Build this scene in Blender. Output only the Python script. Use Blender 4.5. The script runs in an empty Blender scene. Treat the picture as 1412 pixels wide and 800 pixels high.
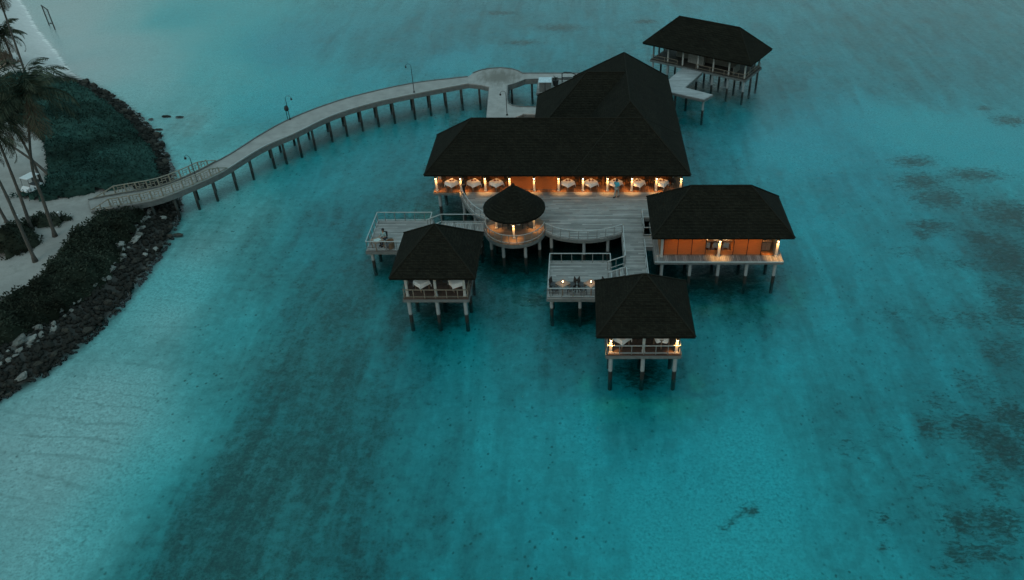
import bpy, bmesh, math, random
import numpy as np
from mathutils import Vector, Matrix, noise as mnoise
R = math.radians
rng = random.Random(7)
nrg = np.random.RandomState(11)
sc = bpy.context.scene
col = sc.collection

# ------------------------------------------------------------------ camera, sky, sun, exposure
H, FPX, PITCH = 36.0, 1102.0, R(36.3)
cd = bpy.data.cameras.new('camera'); cam = bpy.data.objects.new('camera', cd); col.objects.link(cam)
cam.location = (0, 0, H); cam.rotation_euler = (R(90) - PITCH, 0, 0)
cd.sensor_width = 36; cd.lens = 36 * FPX / 1412; cd.shift_x = -(800 - 706) / 1412
cd.clip_start = .5; cd.clip_end = 5000
sc.camera = cam

w = bpy.data.worlds.new('World'); sc.world = w; w.use_nodes = True
nt = w.node_tree; bg = nt.nodes['Background']
sky = nt.nodes.new('ShaderNodeTexSky'); sky.sky_type = 'NISHITA'; sky.sun_disc = False
SUN_EL, SUN_ROT = R(4), R(200)
sky.sun_elevation = SUN_EL; sky.sun_rotation = SUN_ROT; sky.air_density = 1.0; sky.dust_density = .6; sky.ozone_density = 1.5
# overcast dusk: the sky's own light evened out to a dull teal grey
hs = nt.nodes.new('ShaderNodeMix'); hs.data_type = 'RGBA'; hs.inputs[0].default_value = .75
hs.inputs[7].default_value = (.60, .98, 1.02, 1)
nt.links.new(sky.outputs[0], hs.inputs[6])
tcw = nt.nodes.new('ShaderNodeTexCoord'); spw = nt.nodes.new('ShaderNodeSeparateXYZ'); nt.links.new(tcw.outputs['Generated'], spw.inputs[0])
mrw = nt.nodes.new('ShaderNodeMapRange'); mrw.inputs[3].default_value = .42; mrw.inputs[4].default_value = 1.62
nt.links.new(spw.outputs[2], mrw.inputs[0])
mw = nt.nodes.new('ShaderNodeMix'); mw.data_type = 'RGBA'; mw.blend_type = 'MULTIPLY'; mw.inputs[0].default_value = 1
nt.links.new(hs.outputs[2], mw.inputs[6]); nt.links.new(mrw.outputs[0], mw.inputs[7]); nt.links.new(mw.outputs[2], bg.inputs[0])
bg.inputs[1].default_value = .15
sl = bpy.data.lights.new('sun', 'SUN'); sl.energy = .12; sl.angle = R(25); sl.color = (1, .93, .85)
so = bpy.data.objects.new('sun', sl); col.objects.link(so); so.rotation_euler = (R(50), 0, R(-20))
sc.view_settings.view_transform = 'Standard'; sc.view_settings.look = 'None'
sc.view_settings.exposure = 1.83; sc.view_settings.gamma = 1; sc.view_settings.use_curve_mapping = False
sc.cycles.max_bounces = 8; sc.cycles.diffuse_bounces = 3; sc.cycles.transparent_max_bounces = 8
sc.cycles.sample_clamp_indirect = 4; sc.cycles.use_denoising = True
sc.cycles.caustics_reflective = False; sc.cycles.caustics_refractive = False

# ------------------------------------------------------------------ helpers
_c, _s = math.cos(PITCH), math.sin(PITCH)
def at(px, py, z=0.0):                       # a place on the level z, read off the photograph
    dx = (px - 800) / FPX; dy = (400 - py) / FPX
    d = (dx, _c + dy * _s, -_s + dy * _c); t = (z - H) / d[2]
    return Vector((d[0] * t, d[1] * t, z))
def aty(px, py, Y):                          # a place at the distance Y
    dx = (px - 800) / FPX; dy = (400 - py) / FPX
    d = (dx, _c + dy * _s, -_s + dy * _c); t = Y / d[1]
    return Vector((d[0] * t, Y, H + d[2] * t))

def tag(o, label=None, cat=None, group=None, kind=None):
    if label: o['label'] = label
    if cat: o['category'] = cat
    if group: o['group'] = group
    if kind: o['kind'] = kind
    return o
def empty(name, loc=(0, 0, 0), rz=0):
    o = bpy.data.objects.new(name, None); col.objects.link(o)
    o.location = loc; o.rotation_euler.z = rz; o.empty_display_size = .2
    return o
def thing(name, label, cat, loc=(0, 0, 0), rz=0, group=None):
    return tag(empty(name, loc, rz), label, cat, group)
def base_of(o):
    v = Vector((0, 0, 0))
    while o is not None:
        v += o.location; o = o.parent
    return v
def link(name, me, mat, parent=None):
    if mat is not None and not me.materials: me.materials.append(mat)
    o = bpy.data.objects.new(name, me); col.objects.link(o); o.parent = parent
    return o
def copy_tree(o, parent=None):
    c = o.copy(); col.objects.link(c); c.parent = parent
    for ch in list(o.children): copy_tree(ch, c)
    return c

class MB:
    def __init__(s): s.v = []; s.f = []
    def add(s, vs, fs):
        n = len(s.v); s.v += [tuple(p) for p in vs]; s.f += [tuple(i + n for i in f) for f in fs]; return s
    def box(s, x0, x1, y0, y1, z0, z1):
        vs = [(x, y, z) for z in (z0, z1) for x, y in ((x0, y0), (x1, y0), (x1, y1), (x0, y1))]
        return s.add(vs, [(3, 2, 1, 0), (4, 5, 6, 7), (0, 1, 5, 4), (1, 2, 6, 5), (2, 3, 7, 6), (3, 0, 4, 7)])
    def obox(s, c, sx, sy, sz, rz=0, rx=0):
        m = Matrix.Translation(c) @ Matrix.Rotation(rz, 4, 'Z') @ Matrix.Rotation(rx, 4, 'X')
        vs = [m @ Vector((x * sx / 2, y * sy / 2, z * sz / 2)) for z in (-1, 1) for x, y in ((-1, -1), (1, -1), (1, 1), (-1, 1))]
        return s.add(vs, [(3, 2, 1, 0), (4, 5, 6, 7), (0, 1, 5, 4), (1, 2, 6, 5), (2, 3, 7, 6), (3, 0, 4, 7)])
    def beam(s, p, q, wd, h):                 # upright bar from p to q
        p, q = Vector(p), Vector(q); d = q - p
        n = Vector((-d.y, d.x, 0))
        n = n.normalized() if n.length > 1e-6 else Vector((1, 0, 0))
        u = n.cross(d.normalized()) * -1
        if abs(d.z) > .95 * d.length: u = Vector((0, 1, 0))
        a, b = n * wd / 2, u * h / 2
        vs = [e + k for e in (p, q) for k in (-a - b, a - b, a + b, -a + b)]
        return s.add(vs, [(3, 2, 1, 0), (4, 5, 6, 7), (0, 1, 5, 4), (1, 2, 6, 5), (2, 3, 7, 6), (3, 0, 4, 7)])
    def tube(s, pts, rad, n=8, cap=True):
        pts = [Vector(p) for p in pts]
        if not isinstance(rad, (list, tuple)): rad = [rad] * len(pts)
        vs = []; ref = Vector((.3, .9, .1))
        for i, p in enumerate(pts):
            d = (pts[min(i + 1, len(pts) - 1)] - pts[max(i - 1, 0)]).normalized()
            a = d.cross(ref if abs(d.dot(ref)) < .9 else Vector((1, 0, 0))).normalized(); b = d.cross(a)
            for k in range(n):
                t = 2 * math.pi * k / n; vs.append(p + (a * math.cos(t) + b * math.sin(t)) * rad[i])
        fs = [(i * n + k, i * n + (k + 1) % n, (i + 1) * n + (k + 1) % n, (i + 1) * n + k) for i in range(len(pts) - 1) for k in range(n)]
        if cap: fs += [tuple(range(n))[::-1], tuple((len(pts) - 1) * n + k for k in range(n))]
        return s.add(vs, fs)
    def lathe(s, prof, c=(0, 0, 0), n=16):
        vs = [(c[0] + r * math.cos(2 * math.pi * k / n), c[1] + r * math.sin(2 * math.pi * k / n), c[2] + z) for r, z in prof for k in range(n)]
        fs = [(i * n + k, i * n + (k + 1) % n, (i + 1) * n + (k + 1) % n, (i + 1) * n + k) for i in range(len(prof) - 1) for k in range(n)]
        fs += [tuple(range(n))[::-1], tuple((len(prof) - 1) * n + k for k in range(n))]
        return s.add(vs, fs)
    def prism(s, poly, z0, z1):
        poly = [(p[0], p[1]) for p in poly]
        a = sum(poly[i - 1][0] * poly[i][1] - poly[i][0] * poly[i - 1][1] for i in range(len(poly)))
        if a < 0: poly = poly[::-1]
        n = len(poly)
        vs = [(x, y, z0) for x, y in poly] + [(x, y, z1) for x, y in poly]
        return s.add(vs, [tuple(range(n))[::-1], tuple(range(n, 2 * n))] + [(i, (i + 1) % n, n + (i + 1) % n, n + i) for i in range(n)])
    def mesh(s, name, off=Vector((0, 0, 0)), smooth=False):
        me = bpy.data.meshes.new(name)
        me.from_pydata([(x - off.x, y - off.y, z - off.z) for x, y, z in s.v], [], s.f); me.update()
        if smooth: me.shade_smooth()
        return me
    def build(s, name, mat, parent=None, smooth=False, local=False):
        off = Vector((0, 0, 0)) if (local or parent is None) else base_of(parent)
        return link(name, s.mesh(name, off, smooth), mat, parent)

def fast_mesh(name, V, F):
    V = np.asarray(V, np.float32); F = np.asarray(F, np.int32); k = F.shape[1]
    me = bpy.data.meshes.new(name)
    me.vertices.add(len(V)); me.vertices.foreach_set('co', V.ravel())
    me.loops.add(F.size); me.loops.foreach_set('vertex_index', F.ravel())
    me.polygons.add(len(F)); me.polygons.foreach_set('loop_start', np.arange(0, F.size, k, dtype=np.int32))
    me.polygons.foreach_set('loop_total', np.full(len(F), k, np.int32))
    me.update(calc_edges=True); me.validate()
    return me

# ------------------------------------------------------------------ materials
class NT:
    def __init__(s, name):
        s.m = bpy.data.materials.new(name); s.m.use_nodes = True; s.t = s.m.node_tree
        s.b = s.t.nodes['Principled BSDF']; s.out = s.t.nodes['Material Output']
    def n(s, typ, **kw):
        nd = s.t.nodes.new('ShaderNode' + typ)
        for k, v in kw.items():
            if k.startswith('i_'):
                key = k[2:]; nd.inputs[int(key) if key.isdigit() else key.replace('_', ' ')].default_value = v
            else: setattr(nd, k, v)
        return nd
    def l(s, a, b): s.t.links.new(a, b)
    def coord(s, scale=(1, 1, 1), rot=(0, 0, 0), kind='Object'):
        tc = s.n('TexCoord'); mp = s.n('Mapping'); mp.inputs['Scale'].default_value = scale; mp.inputs['Rotation'].default_value = rot
        s.l(tc.outputs[kind], mp.inputs[0]); return mp.outputs[0]
    def noise(s, vec, scale=4, detail=4, rough=.6, dist=0):
        nd = s.n('TexNoise'); nd.inputs['Scale'].default_value = scale; nd.inputs['Detail'].default_value = detail
        nd.inputs['Roughness'].default_value = rough; nd.inputs['Distortion'].default_value = dist
        s.l(vec, nd.inputs['Vector']); return nd.outputs['Fac']
    def ramp(s, fac, stops):
        r = s.n('ValToRGB'); e = r.color_ramp.elements
        while len(e) < len(stops): e.new(.5)
        for el, (p, c) in zip(e, stops): el.position = p; el.color = c if len(c) == 4 else (*c, 1)
        s.l(fac, r.inputs[0]); return r.outputs[0]
    def mix(s, f, a, b, mode='MIX'):
        m = s.n('Mix'); m.data_type = 'RGBA'; m.blend_type = mode
        for sock, v in ((m.inputs[0], f), (m.inputs[6], a), (m.inputs[7], b)):
            if hasattr(v, 'is_linked'): s.l(v, sock)
            else: sock.default_value = v if not isinstance(v, tuple) or len(v) == 4 else (*v, 1)
        return m.outputs[2]
    def math(s, op, a, b=0.0, c=None, clamp=False):
        m = s.n('Math'); m.operation = op; m.use_clamp = clamp
        for i, v in enumerate((a, b) if c is None else (a, b, c)):
            if hasattr(v, 'is_linked'): s.l(v, m.inputs[i])
            else: m.inputs[i].default_value = v
        return m.outputs[0]
    def bump(s, h, strength=.3, dist=.02):
        b = s.n('Bump'); b.inputs['Strength'].default_value = strength; b.inputs['Distance'].default_value = dist
        s.l(h, b.inputs['Height']); s.l(b.outputs[0], s.b.inputs['Normal'])
    def attr(s, name):
        a = s.n('Attribute'); a.attribute_name = name; return a.outputs['Fac']

def rgb(c, k): return tuple(max(0, x * k) for x in c)
def plain(name, c, rough=.6, var=.25, scale=5, bump=.15, metal=0, spec=.35):
    t = NT(name); v = t.coord(); f = t.noise(v, scale, 5)
    t.l(t.ramp(f, [(.25, rgb(c, 1 - var)), (.75, rgb(c, 1 + var))]), t.b.inputs['Base Color'])
    t.b.inputs['Roughness'].default_value = rough; t.b.inputs['Metallic'].default_value = metal
    t.b.inputs['Specular IOR Level'].default_value = spec
    if bump: t.bump(t.noise(v, scale * 6, 3), bump)
    return t.m
def glow(name, c, k):
    t = NT(name); t.b.inputs['Base Color'].default_value = (*c, 1)
    t.b.inputs['Emission Color'].default_value = (*c, 1); t.b.inputs['Emission Strength'].default_value = k
    return t.m
def planks(name, c, along='x', wdt=.14, var=.3, rough=.75, gap=.35):
    # boards: each with its own shade, dark joints between, weathered blotches
    t = NT(name); tc = t.n('TexCoord'); sep = t.n('SeparateXYZ'); t.l(tc.outputs['Object'], sep.inputs[0])
    u, v = (sep.outputs[1], sep.outputs[0]) if along == 'x' else (sep.outputs[0], sep.outputs[1])
    q = t.math('DIVIDE', u, wdt); fl = t.math('FLOOR', q); fr = t.math('FRACT', q)
    seg = t.math('FLOOR', t.math('ADD', t.math('DIVIDE', v, 2.4), t.math('MULTIPLY', fl, .37)))
    cb = t.n('CombineXYZ'); t.l(fl, cb.inputs[0]); t.l(seg, cb.inputs[1])
    wn = t.n('TexWhiteNoise'); wn.noise_dimensions = '2D'; t.l(cb.outputs[0], wn.inputs['Vector'])
    base = t.ramp(wn.outputs['Value'], [(0, rgb(c, 1 - var)), (1, rgb(c, 1 + var))])
    st = t.coord((.5, 6, 6) if along == 'x' else (6, .5, 6)); g = t.noise(st, 3, 4)
    base = t.mix(.6, base, t.ramp(g, [(.3, (.6, .6, .6)), (.7, (1.15, 1.15, 1.15))]), 'MULTIPLY')
    sl_ = t.noise(t.coord((.12, 2.2, 1) if along == 'x' else (2.2, .12, 1)), 1.3, 5, .75)
    base = t.mix(.6, base, t.ramp(sl_, [(.36, (.5, .5, .5)), (.62, (1.12, 1.12, 1.12))]), 'MULTIPLY')
    blot = t.noise(t.coord(), .45, 5, .65)
    base = t.mix(.55, base, t.ramp(blot, [(.35, (.62, .63, .62)), (.65, (1.1, 1.1, 1.1))]), 'MULTIPLY')
    edge = t.math('LESS_THAN', t.math('ABSOLUTE', t.math('SUBTRACT', fr, .5)), .43)
    base = t.mix(edge, rgb(c, gap), base)
    t.l(base, t.b.inputs['Base Color']); t.b.inputs['Roughness'].default_value = rough
    t.b.inputs['Specular IOR Level'].default_value = .25
    t.bump(edge, .5, .01)
    return t.m
def shingle(name, c):
    t = NT(name); tc = t.n('TexCoord'); sep = t.n('SeparateXYZ'); t.l(tc.outputs['Object'], sep.inputs[0])
    cb = t.n('CombineXYZ'); t.l(t.math('ADD', sep.outputs[0], sep.outputs[1]), cb.inputs[0]); t.l(sep.outputs[2], cb.inputs[1])
    br = t.n('TexBrick'); br.inputs['Scale'].default_value = 3.2; br.inputs['Mortar Size'].default_value = .02
    br.inputs['Color1'].default_value = (*rgb(c, .7), 1); br.inputs['Color2'].default_value = (*rgb(c, 1.3), 1); br.inputs['Mortar'].default_value = (*rgb(c, .3), 1)
    t.l(cb.outputs[0], br.inputs['Vector'])
    f = t.noise(t.coord(), .8, 6, .7)
    t.l(t.mix(.8, br.outputs['Color'], t.ramp(f, [(.3, (.65, .65, .65)), (.72, (1.25, 1.22, 1.2))]), 'MULTIPLY'), t.b.inputs['Base Color'])
    t.b.inputs['Roughness'].default_value = .95; t.b.inputs['Specular IOR Level'].default_value = .08
    t.bump(t.noise(t.coord(), 14, 3), .5, .03)
    return t.m
def foliage(name, c, c2, rough=.6):
    t = NT(name); g = t.n('NewGeometry')
    f = t.noise(t.coord(), .35, 3)
    k = t.math('ADD', t.math('MULTIPLY', g.outputs['Random Per Island'], .6), t.math('MULTIPLY', f, .55))
    big_ = t.noise(t.coord((1, 1.6, 1)), .16, 4, .65); mid_ = t.noise(t.coord((.5, 2.2, 1)), .6, 3)
    cc = t.mix(1, t.ramp(k, [(.25, c), (.85, c2)]), t.ramp(big_, [(.36, (.55, .48, .45)), (.62, (1.2, 1.2, 1.2))]), 'MULTIPLY')
    t.l(t.mix(.8, cc, t.ramp(mid_, [(.35, (.6, .6, .6)), (.65, (1.3, 1.3, 1.3))]), 'MULTIPLY'), t.b.inputs['Base Color'])
    t.b.inputs['Roughness'].default_value = .8; t.b.inputs['Specular IOR Level'].default_value = .04
    return t.m
def pile_mat(name, c):
    t = NT(name); tc = t.n('TexCoord'); sep = t.n('SeparateXYZ'); t.l(tc.outputs['Object'], sep.inputs[0])
    v = t.coord(); f = t.noise(v, 5, 4)
    h = t.math('ADD', sep.outputs[2], t.math('MULTIPLY', f, .3))
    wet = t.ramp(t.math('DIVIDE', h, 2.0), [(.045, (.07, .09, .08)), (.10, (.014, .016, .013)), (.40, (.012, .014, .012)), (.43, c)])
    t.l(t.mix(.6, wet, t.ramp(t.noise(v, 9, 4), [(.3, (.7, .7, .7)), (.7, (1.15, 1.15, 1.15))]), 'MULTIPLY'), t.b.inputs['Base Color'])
    t.b.inputs['Roughness'].default_value = .7; t.bump(f, .2)
    return t.m

DECK = planks('weathered_decking', (.30, .295, .28), 'x', .2)
DECKY = planks('weathered_decking_lengthwise', (.30, .295, .28), 'y')
DARKDECK = planks('dark_decking', (.10, .065, .05), 'x')
HALLFLOOR = planks('warm_timber_floor', (.26, .12, .06), 'y', .16)
MATFLOOR = planks('panelled_timber_floor', (.42, .17, .06), 'y', 1.1, .1, .6, .25)
BEAM = plain('grey_timber_beam', (.125, .135, .13), .75, .3, 3)
RAILM = plain('pale_painted_rail', (.34, .36, .35), .6, .2, 6)
DARKRAIL = plain('dark_stained_rail', (.20, .17, .13), .7, .3, 6)
COLM = plain('white_painted_column', (.40, .40, .37), .55, .12, 6)
WALLM = plain('cream_wall', (.6, .53, .45), .8, .12, 3)
ORANGEWALL = plain('timber_wall', (.30, .13, .05), .65, .25, 3)
GREYWALL = plain('grey_green_wall', (.16, .17, .15), .8, .2, 3)
CEIL = plain('timber_ceiling', (.22, .12, .06), .7, .2, 4)
ROOFM = shingle('black_shingle', (.0135, .0135, .0095))
CAPM = plain('ridge_shingle', (.016, .016, .012), .95, .3, 8, .3, 0, .08)
PILEM = pile_mat('painted_pile', (.28, .31, .31))
PILED = pile_mat('dark_timber_pile', (.05, .055, .05))
CLOTH = plain('white_linen', (.82, .81, .78), .85, .06, 10, .1, 0, .15)
CHAIRM = plain('dark_chair_wood', (.020, .016, .014), .55, .3, 8)
SEATM = plain('charcoal_seat_cushion', (.06, .065, .068), .9, .2, 12)
CANE = plain('brown_cane', (.14, .09, .055), .75, .35, 20)
TWOOD = plain('brown_table_wood', (.20, .14, .10), .55, .25, 8)
NAPK = plain('russet_napkin', (.30, .07, .03), .85, .2, 10)
BLACKM = plain('black_metal', (.015, .016, .017), .45, .2, 8)
GLOW = glow('lamp_glow', (1.0, .62, .26), 9)
FLAME = glow('candle_flame', (1.0, .66, .35), 12)
DOWNL = glow('downlight_lens', (1.0, .55, .22), 12)
WHITEM = plain('white_lacquer', (.7, .72, .72), .35, .08, 6)
GLASS = plain('frosted_glass', (.55, .42, .28), .2, .1, 6)
SKIN = plain('skin', (.32, .18, .12), .6, .1, 10)
HAIR = plain('dark_hair', (.012, .010, .009), .6, .2, 20)

t = NT('amber_blind'); v = t.coord((1, 1, 30)); f = t.noise(v, 4, 3); t.t.nodes.remove(t.b)
cb_ = t.ramp(f, [(.3, (.58, .30, .12)), (.7, (.78, .44, .20))])
d_ = t.n('BsdfDiffuse'); tl_ = t.n('BsdfTranslucent'); tp_ = t.n('BsdfTransparent'); t.l(cb_, d_.inputs[0]); t.l(cb_, tl_.inputs[0]); tp_.inputs[0].default_value = (.85, .6, .4, 1)
m1 = t.n('MixShader'); m1.inputs[0].default_value = .7; t.l(d_.outputs[0], m1.inputs[1]); t.l(tl_.outputs[0], m1.inputs[2])
m2 = t.n('MixShader'); m2.inputs[0].default_value = .3; t.l(m1.outputs[0], m2.inputs[1]); t.l(tp_.outputs[0], m2.inputs[2]); t.l(m2.outputs[0], t.out.inputs['Surface'])
BLIND = t.m
def blind(th, x0, x1, y, z0, z1):
    b_ = MB().box(x0 + .015, x1 - .015, y, y + .008, z0, z1).build('blind', BLIND, th)
    MB().tube([(x0 + .02, y + .004, z0), (x1 - .02, y + .004, z0)], .02, 6).build('blind_bar', TWOOD, b_)

def spot(parent, loc, energy, deg, col_=(1, .52, .17), down=True, blend=.6, size=.04):
    ld = bpy.data.lights.new('lamp_light', 'SPOT'); ld.energy = energy; ld.spot_size = R(deg); ld.spot_blend = blend
    ld.color = col_; ld.shadow_soft_size = size
    o = bpy.data.objects.new('lamp_light', ld); col.objects.link(o); o.parent = parent
    o.location = Vector(loc) - base_of(parent)
    o.rotation_euler = (0, 0, 0) if down else (math.pi, 0, 0)
    return o
def point(parent, loc, energy, col_=(1, .5, .17), size=.05):
    ld = bpy.data.lights.new('lamp_light', 'POINT'); ld.energy = energy; ld.color = col_; ld.shadow_soft_size = size
    o = bpy.data.objects.new('lamp_light', ld); col.objects.link(o); o.parent = parent
    o.location = Vector(loc) - base_of(parent); return o

# ------------------------------------------------------------------ terrain fields
def seg_dist(P, poly, closed=True):
    d = np.full(len(P), 1e9)
    n = len(poly)
    for i in range(n if closed else n - 1):
        a = np.array(poly[i]); b = np.array(poly[(i + 1) % n]); ab = b - a
        t = np.clip(((P - a) @ ab) / (ab @ ab), 0, 1)
        d = np.minimum(d, np.hypot(*(P - a - t[:, None] * ab).T))
    return d
def inside(P, poly):
    x, y = P[:, 0], P[:, 1]; c = np.zeros(len(P), bool); n = len(poly)
    for i in range(n):
        x0, y0 = poly[i]; x1, y1 = poly[(i + 1) % n]
        if y0 == y1: continue
        hit = ((y0 > y) != (y1 > y)) & (x < (x1 - x0) * (y - y0) / (y1 - y0) + x0)
        c ^= hit
    return c
_wv = [(nrg.normal(size=2), nrg.rand() * 6.28) for _ in range(14)]
def wob(P, scale):                            # soft random undulation, about -1..1
    r = np.zeros(len(P))
    for i, (k, ph) in enumerate(_wv):
        r += np.sin((P @ k) * scale * (.6 + .12 * i) + ph)
    return r / 4.5
def idw(P, pts):                              # smooth field through values known at places
    num = np.zeros(len(P)); den = np.zeros(len(P))
    for px, py, v in pts:
        q = at(px, py, 0); wgt = 1 / ((P[:, 0] - q.x) ** 2 + ((P[:, 1] - q.y) * .8) ** 2 + 6) ** 1.6
        num += wgt * v; den += wgt
    return num / den
def xy(px, py, z=0): p = at(px, py, z); return (p.x, p.y)
def catmull(pts, n):
    pts = [Vector(p) for p in pts]; out = []
    P = [pts[0] * 2 - pts[1]] + pts + [pts[-1] * 2 - pts[-2]]
    seg = len(pts) - 1
    for i in range(n + 1):
        u = i / n * seg; k = min(int(u), seg - 1); t = u - k
        a, b, c, d = P[k:k + 4]
        out.append(.5 * ((2 * b) + (c - a) * t + (2 * a - 5 * b + 4 * c - d) * t * t + (3 * b - a - 3 * c + d) * t ** 3))
    return out
def resample(pts, n):
    L = [0]
    for a, b in zip(pts, pts[1:]): L.append(L[-1] + (b - a).length)
    out = []; k = 0
    for i in range(n + 1):
        s_ = L[-1] * i / n
        while k < len(L) - 2 and L[k + 1] < s_: k += 1
        t = (s_ - L[k]) / max(1e-9, L[k + 1] - L[k]); out.append(pts[k].lerp(pts[k + 1], t))
    return out

rock_px = [(-45, 572), (0, 545), (50, 518), (100, 480), (150, 433), (195, 378), (225, 335), (243, 292), (241, 262), (229, 225), (214, 190), (185, 158), (150, 132), (112, 111)]
beach_px = [(100, 98), (90, 84), (80, 70), (66, 54), (50, 34), (40, 14), (22, -10), (0, -40)]
rock_line = [xy(*p) for p in rock_px]
beach_line = [xy(*p) for p in beach_px]
ISL = rock_line + beach_line + [(-150, 190), (-260, 150), (-260, 10), (-70, 10)]
depth_pts = [(-30, 640, .2), (20, 620, .2), (60, 570, .2), (150, 540, .2), (120, 620, .22), (230, 450, .27), (200, 520, .27), (150, 590, .18), (60, 660, .22), (285, 330, .34), (270, 255, .34), (330, 290, .5), (310, 235, .46), (250, 170, .28), (200, 110, .2),
    (150, 60, .11), (110, 30, .05), (60, 0, .06), (112, 92, .03), (120, 62, .04), (95, 42, .03), (100, 15, .06), (150, 100, .12), (80, 15, .03), (128, 108, .06), (170, 25, .16), (185, 130, .22), (320, 190, .6), (290, 100, .5), (240, 20, .7), (400, 60, 1.6), (60, 700, .26), (20, 780, .28), (110, 770, .5), (330, 430, .62), (300, 520, .8), (230, 610, .6), (180, 690, .85),
    (390, 420, 1.5), (340, 560, 1.6), (260, 680, 1.6), (210, 780, 1.7), (470, 330, 1.7), (430, 240, 1.6), (380, 150, 1.4), (520, 90, 1.5), (650, 30, 1.7), (800, 40, 1.7), (1000, 20, 1.6), (1250, 60, 1.5), (1400, 30, 1.4),
    (600, 500, 2), (700, 700, 2), (900, 620, 1.9), (1050, 640, 1.8), (1000, 780, 1.7), (1200, 300, 1.8), (1300, 160, 1.4), (1390, 240, 1.5), (1300, 700, 1.9), (1200, 760, 1.7), (1300, 500, 1.9), (1000, 450, 2), (800, 500, 2.1), (560, 780, 2.1), (1120, 150, 1.9), (1000, 200, 2.1), (320, 450, 1.35), (480, 300, 2.1), (620, 70, 1.9), (1170, 260, 2.0), (700, 250, 2.2), (580, 200, 1.8), (860, 350, 2.2), (1400, 760, 1.8)]
grass_shade_pts = [(100, 60, 0), (140, 90, 0), (90, 10, 0), (70, -10, 0), (180, 40, 0), (220, 70, 0), (150, 560, 0), (250, 400, 0), (300, 250, 0), (200, 640, 0), (100, 740, 0), (240, 620, .05), (300, 660, .95), (260, 740, .95), (360, 580, .9), (330, 760, .95), (420, 660, .9), (400, 470, .85), (450, 420, .75), (430, 330, .42), (500, 520, .82), (480, 600, .8), (470, 760, .8), (560, 700, .6),
    (560, 500, .45), (600, 600, .35), (650, 760, .4), (700, 620, .22), (640, 460, .35), (760, 700, .25), (800, 560, .1), (900, 650, .05), (1000, 600, 0), (1000, 760, 0), (1080, 660, .02), (1110, 500, .15), (1000, 470, .2), (1180, 560, .55), (1170, 640, .45), (1200, 740, .3), (1260, 500, .36), (1270, 620, .5),
    (1320, 460, .45), (1340, 680, .5), (1400, 620, .6), (1400, 480, .7), (1400, 340, .7), (1300, 380, .35), (1200, 350, .25), (1130, 300, .15), (1100, 200, .05), (1240, 170, .08), (1350, 190, .05), (1200, 240, .2), (1280, 100, .55), (1200, 40, .55), (1350, 50, .5), (1100, 20, .4), (950, 8, .3), (780, 40, .4), (660, 40, .5), (560, 60, .45), (460, 20, .25),
    (620, 75, .12), (500, 110, .2), (400, 120, .02), (300, 60, 0), (560, 200, .45), (480, 230, .4), (520, 280, .65), (1150, 420, .25), (480, 310, .9), (500, 400, .85), (460, 470, .85), (430, 250, .4), (530, 350, .85), (560, 430, .6), (640, 410, .72), (320, 450, .22), (710, 480, .5), (900, 440, .5), (1000, 400, .6), (1150, 260, .35), (600, 400, 1), (600, 430, .95), (690, 350, 1), (760, 340, 1), (820, 345, 1), (800, 430, .85), (980, 375, 1), (930, 380, 1), (1030, 385, .9), (620, 290, 1), (680, 300, 1), (860, 300, 1), (700, 200, 1), (850, 180, 1), (1000, 100, .7), (890, 500, .95), (890, 500, .6), (890, 540, .35), (980, 125, .6), (600, 290, .7), (740, 130, .5), (550, 150, .45)]  # high cover below the buildings paints their shade onto the bed
coral_shade_spots = [(1330, 350, 3.5, 1.6, .62), (1350, 425, 3.5, 1.8, .62), (1305, 430, 2.4, 1.2, .58), (1245, 420, 2.4, 1.2, .52), (1390, 470, 3, 2, .66), (1300, 540, 1.8, 1.2, .6), (1355, 515, 2.4, 1.4, .62), (1255, 335, 2.6, 1.2, .55), (1370, 640, 2.4, 1.4, .62), (1290, 650, 1.8, 1.2, .52), (1180, 600, 2, 1.6, .5), (1235, 580, 1.6, 1.2, .5), (1320, 770, 2, 1, .58), (600, 412, 2.6, 2.2), (760, 350, 5.5, 2.6), (690, 350, 3, 2.2), (800, 425, 2.6, 1.4), (885, 500, 2.6, 1.6), (985, 375, 5, 2.2), (640, 285, 4, 1.8), (1000, 105, 5, 2.5), (740, 400, 2, 1.2), (1262, 212, 3.4, 1.4), (1272, 240, 3.6, 2.2), (1300, 262, 4.0, 2.4), (1345, 232, 4.5, 1.6), (1290, 300, 3, 1.4), (1395, 285, 5, 3), (1400, 345, 4, 4), (1395, 395, 2.6, 2), (1275, 312, 1.4, .8), (1360, 318, 2.5, 1.6), (1395, 158, 2.8, 1.6), (1360, 141, 1.5, .8),  # spots under the decks and pavilions are painted shade, the rest reef
    (1290, 575, 1.2, 1.3), (1345, 575, 2.2, 1.6), (1385, 600, 2.4, 2.2), (1400, 560, 2, 2), (1330, 705, 1.7, 1.0), (1385, 705, 1.9, 1.4), (1370, 745, 1.8, .9), (1330, 745, 1.2, .8), (1400, 420, 2, 2), (1380, 660, .8, .8), (770, 30, 5, 2.0), (890, 22, 3, 1.2), (690, 10, 4, 1.2), (720, 50, 4, 1.2), (1036, 691, .6, .55, 1.05), (997, 712, .6, .28, 1.0), (1018, 703, .28, .22, 1.0), (268, 339, .55, .3), (1220, 700, .8, .6), (1225, 740, .5, .5)]

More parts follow.
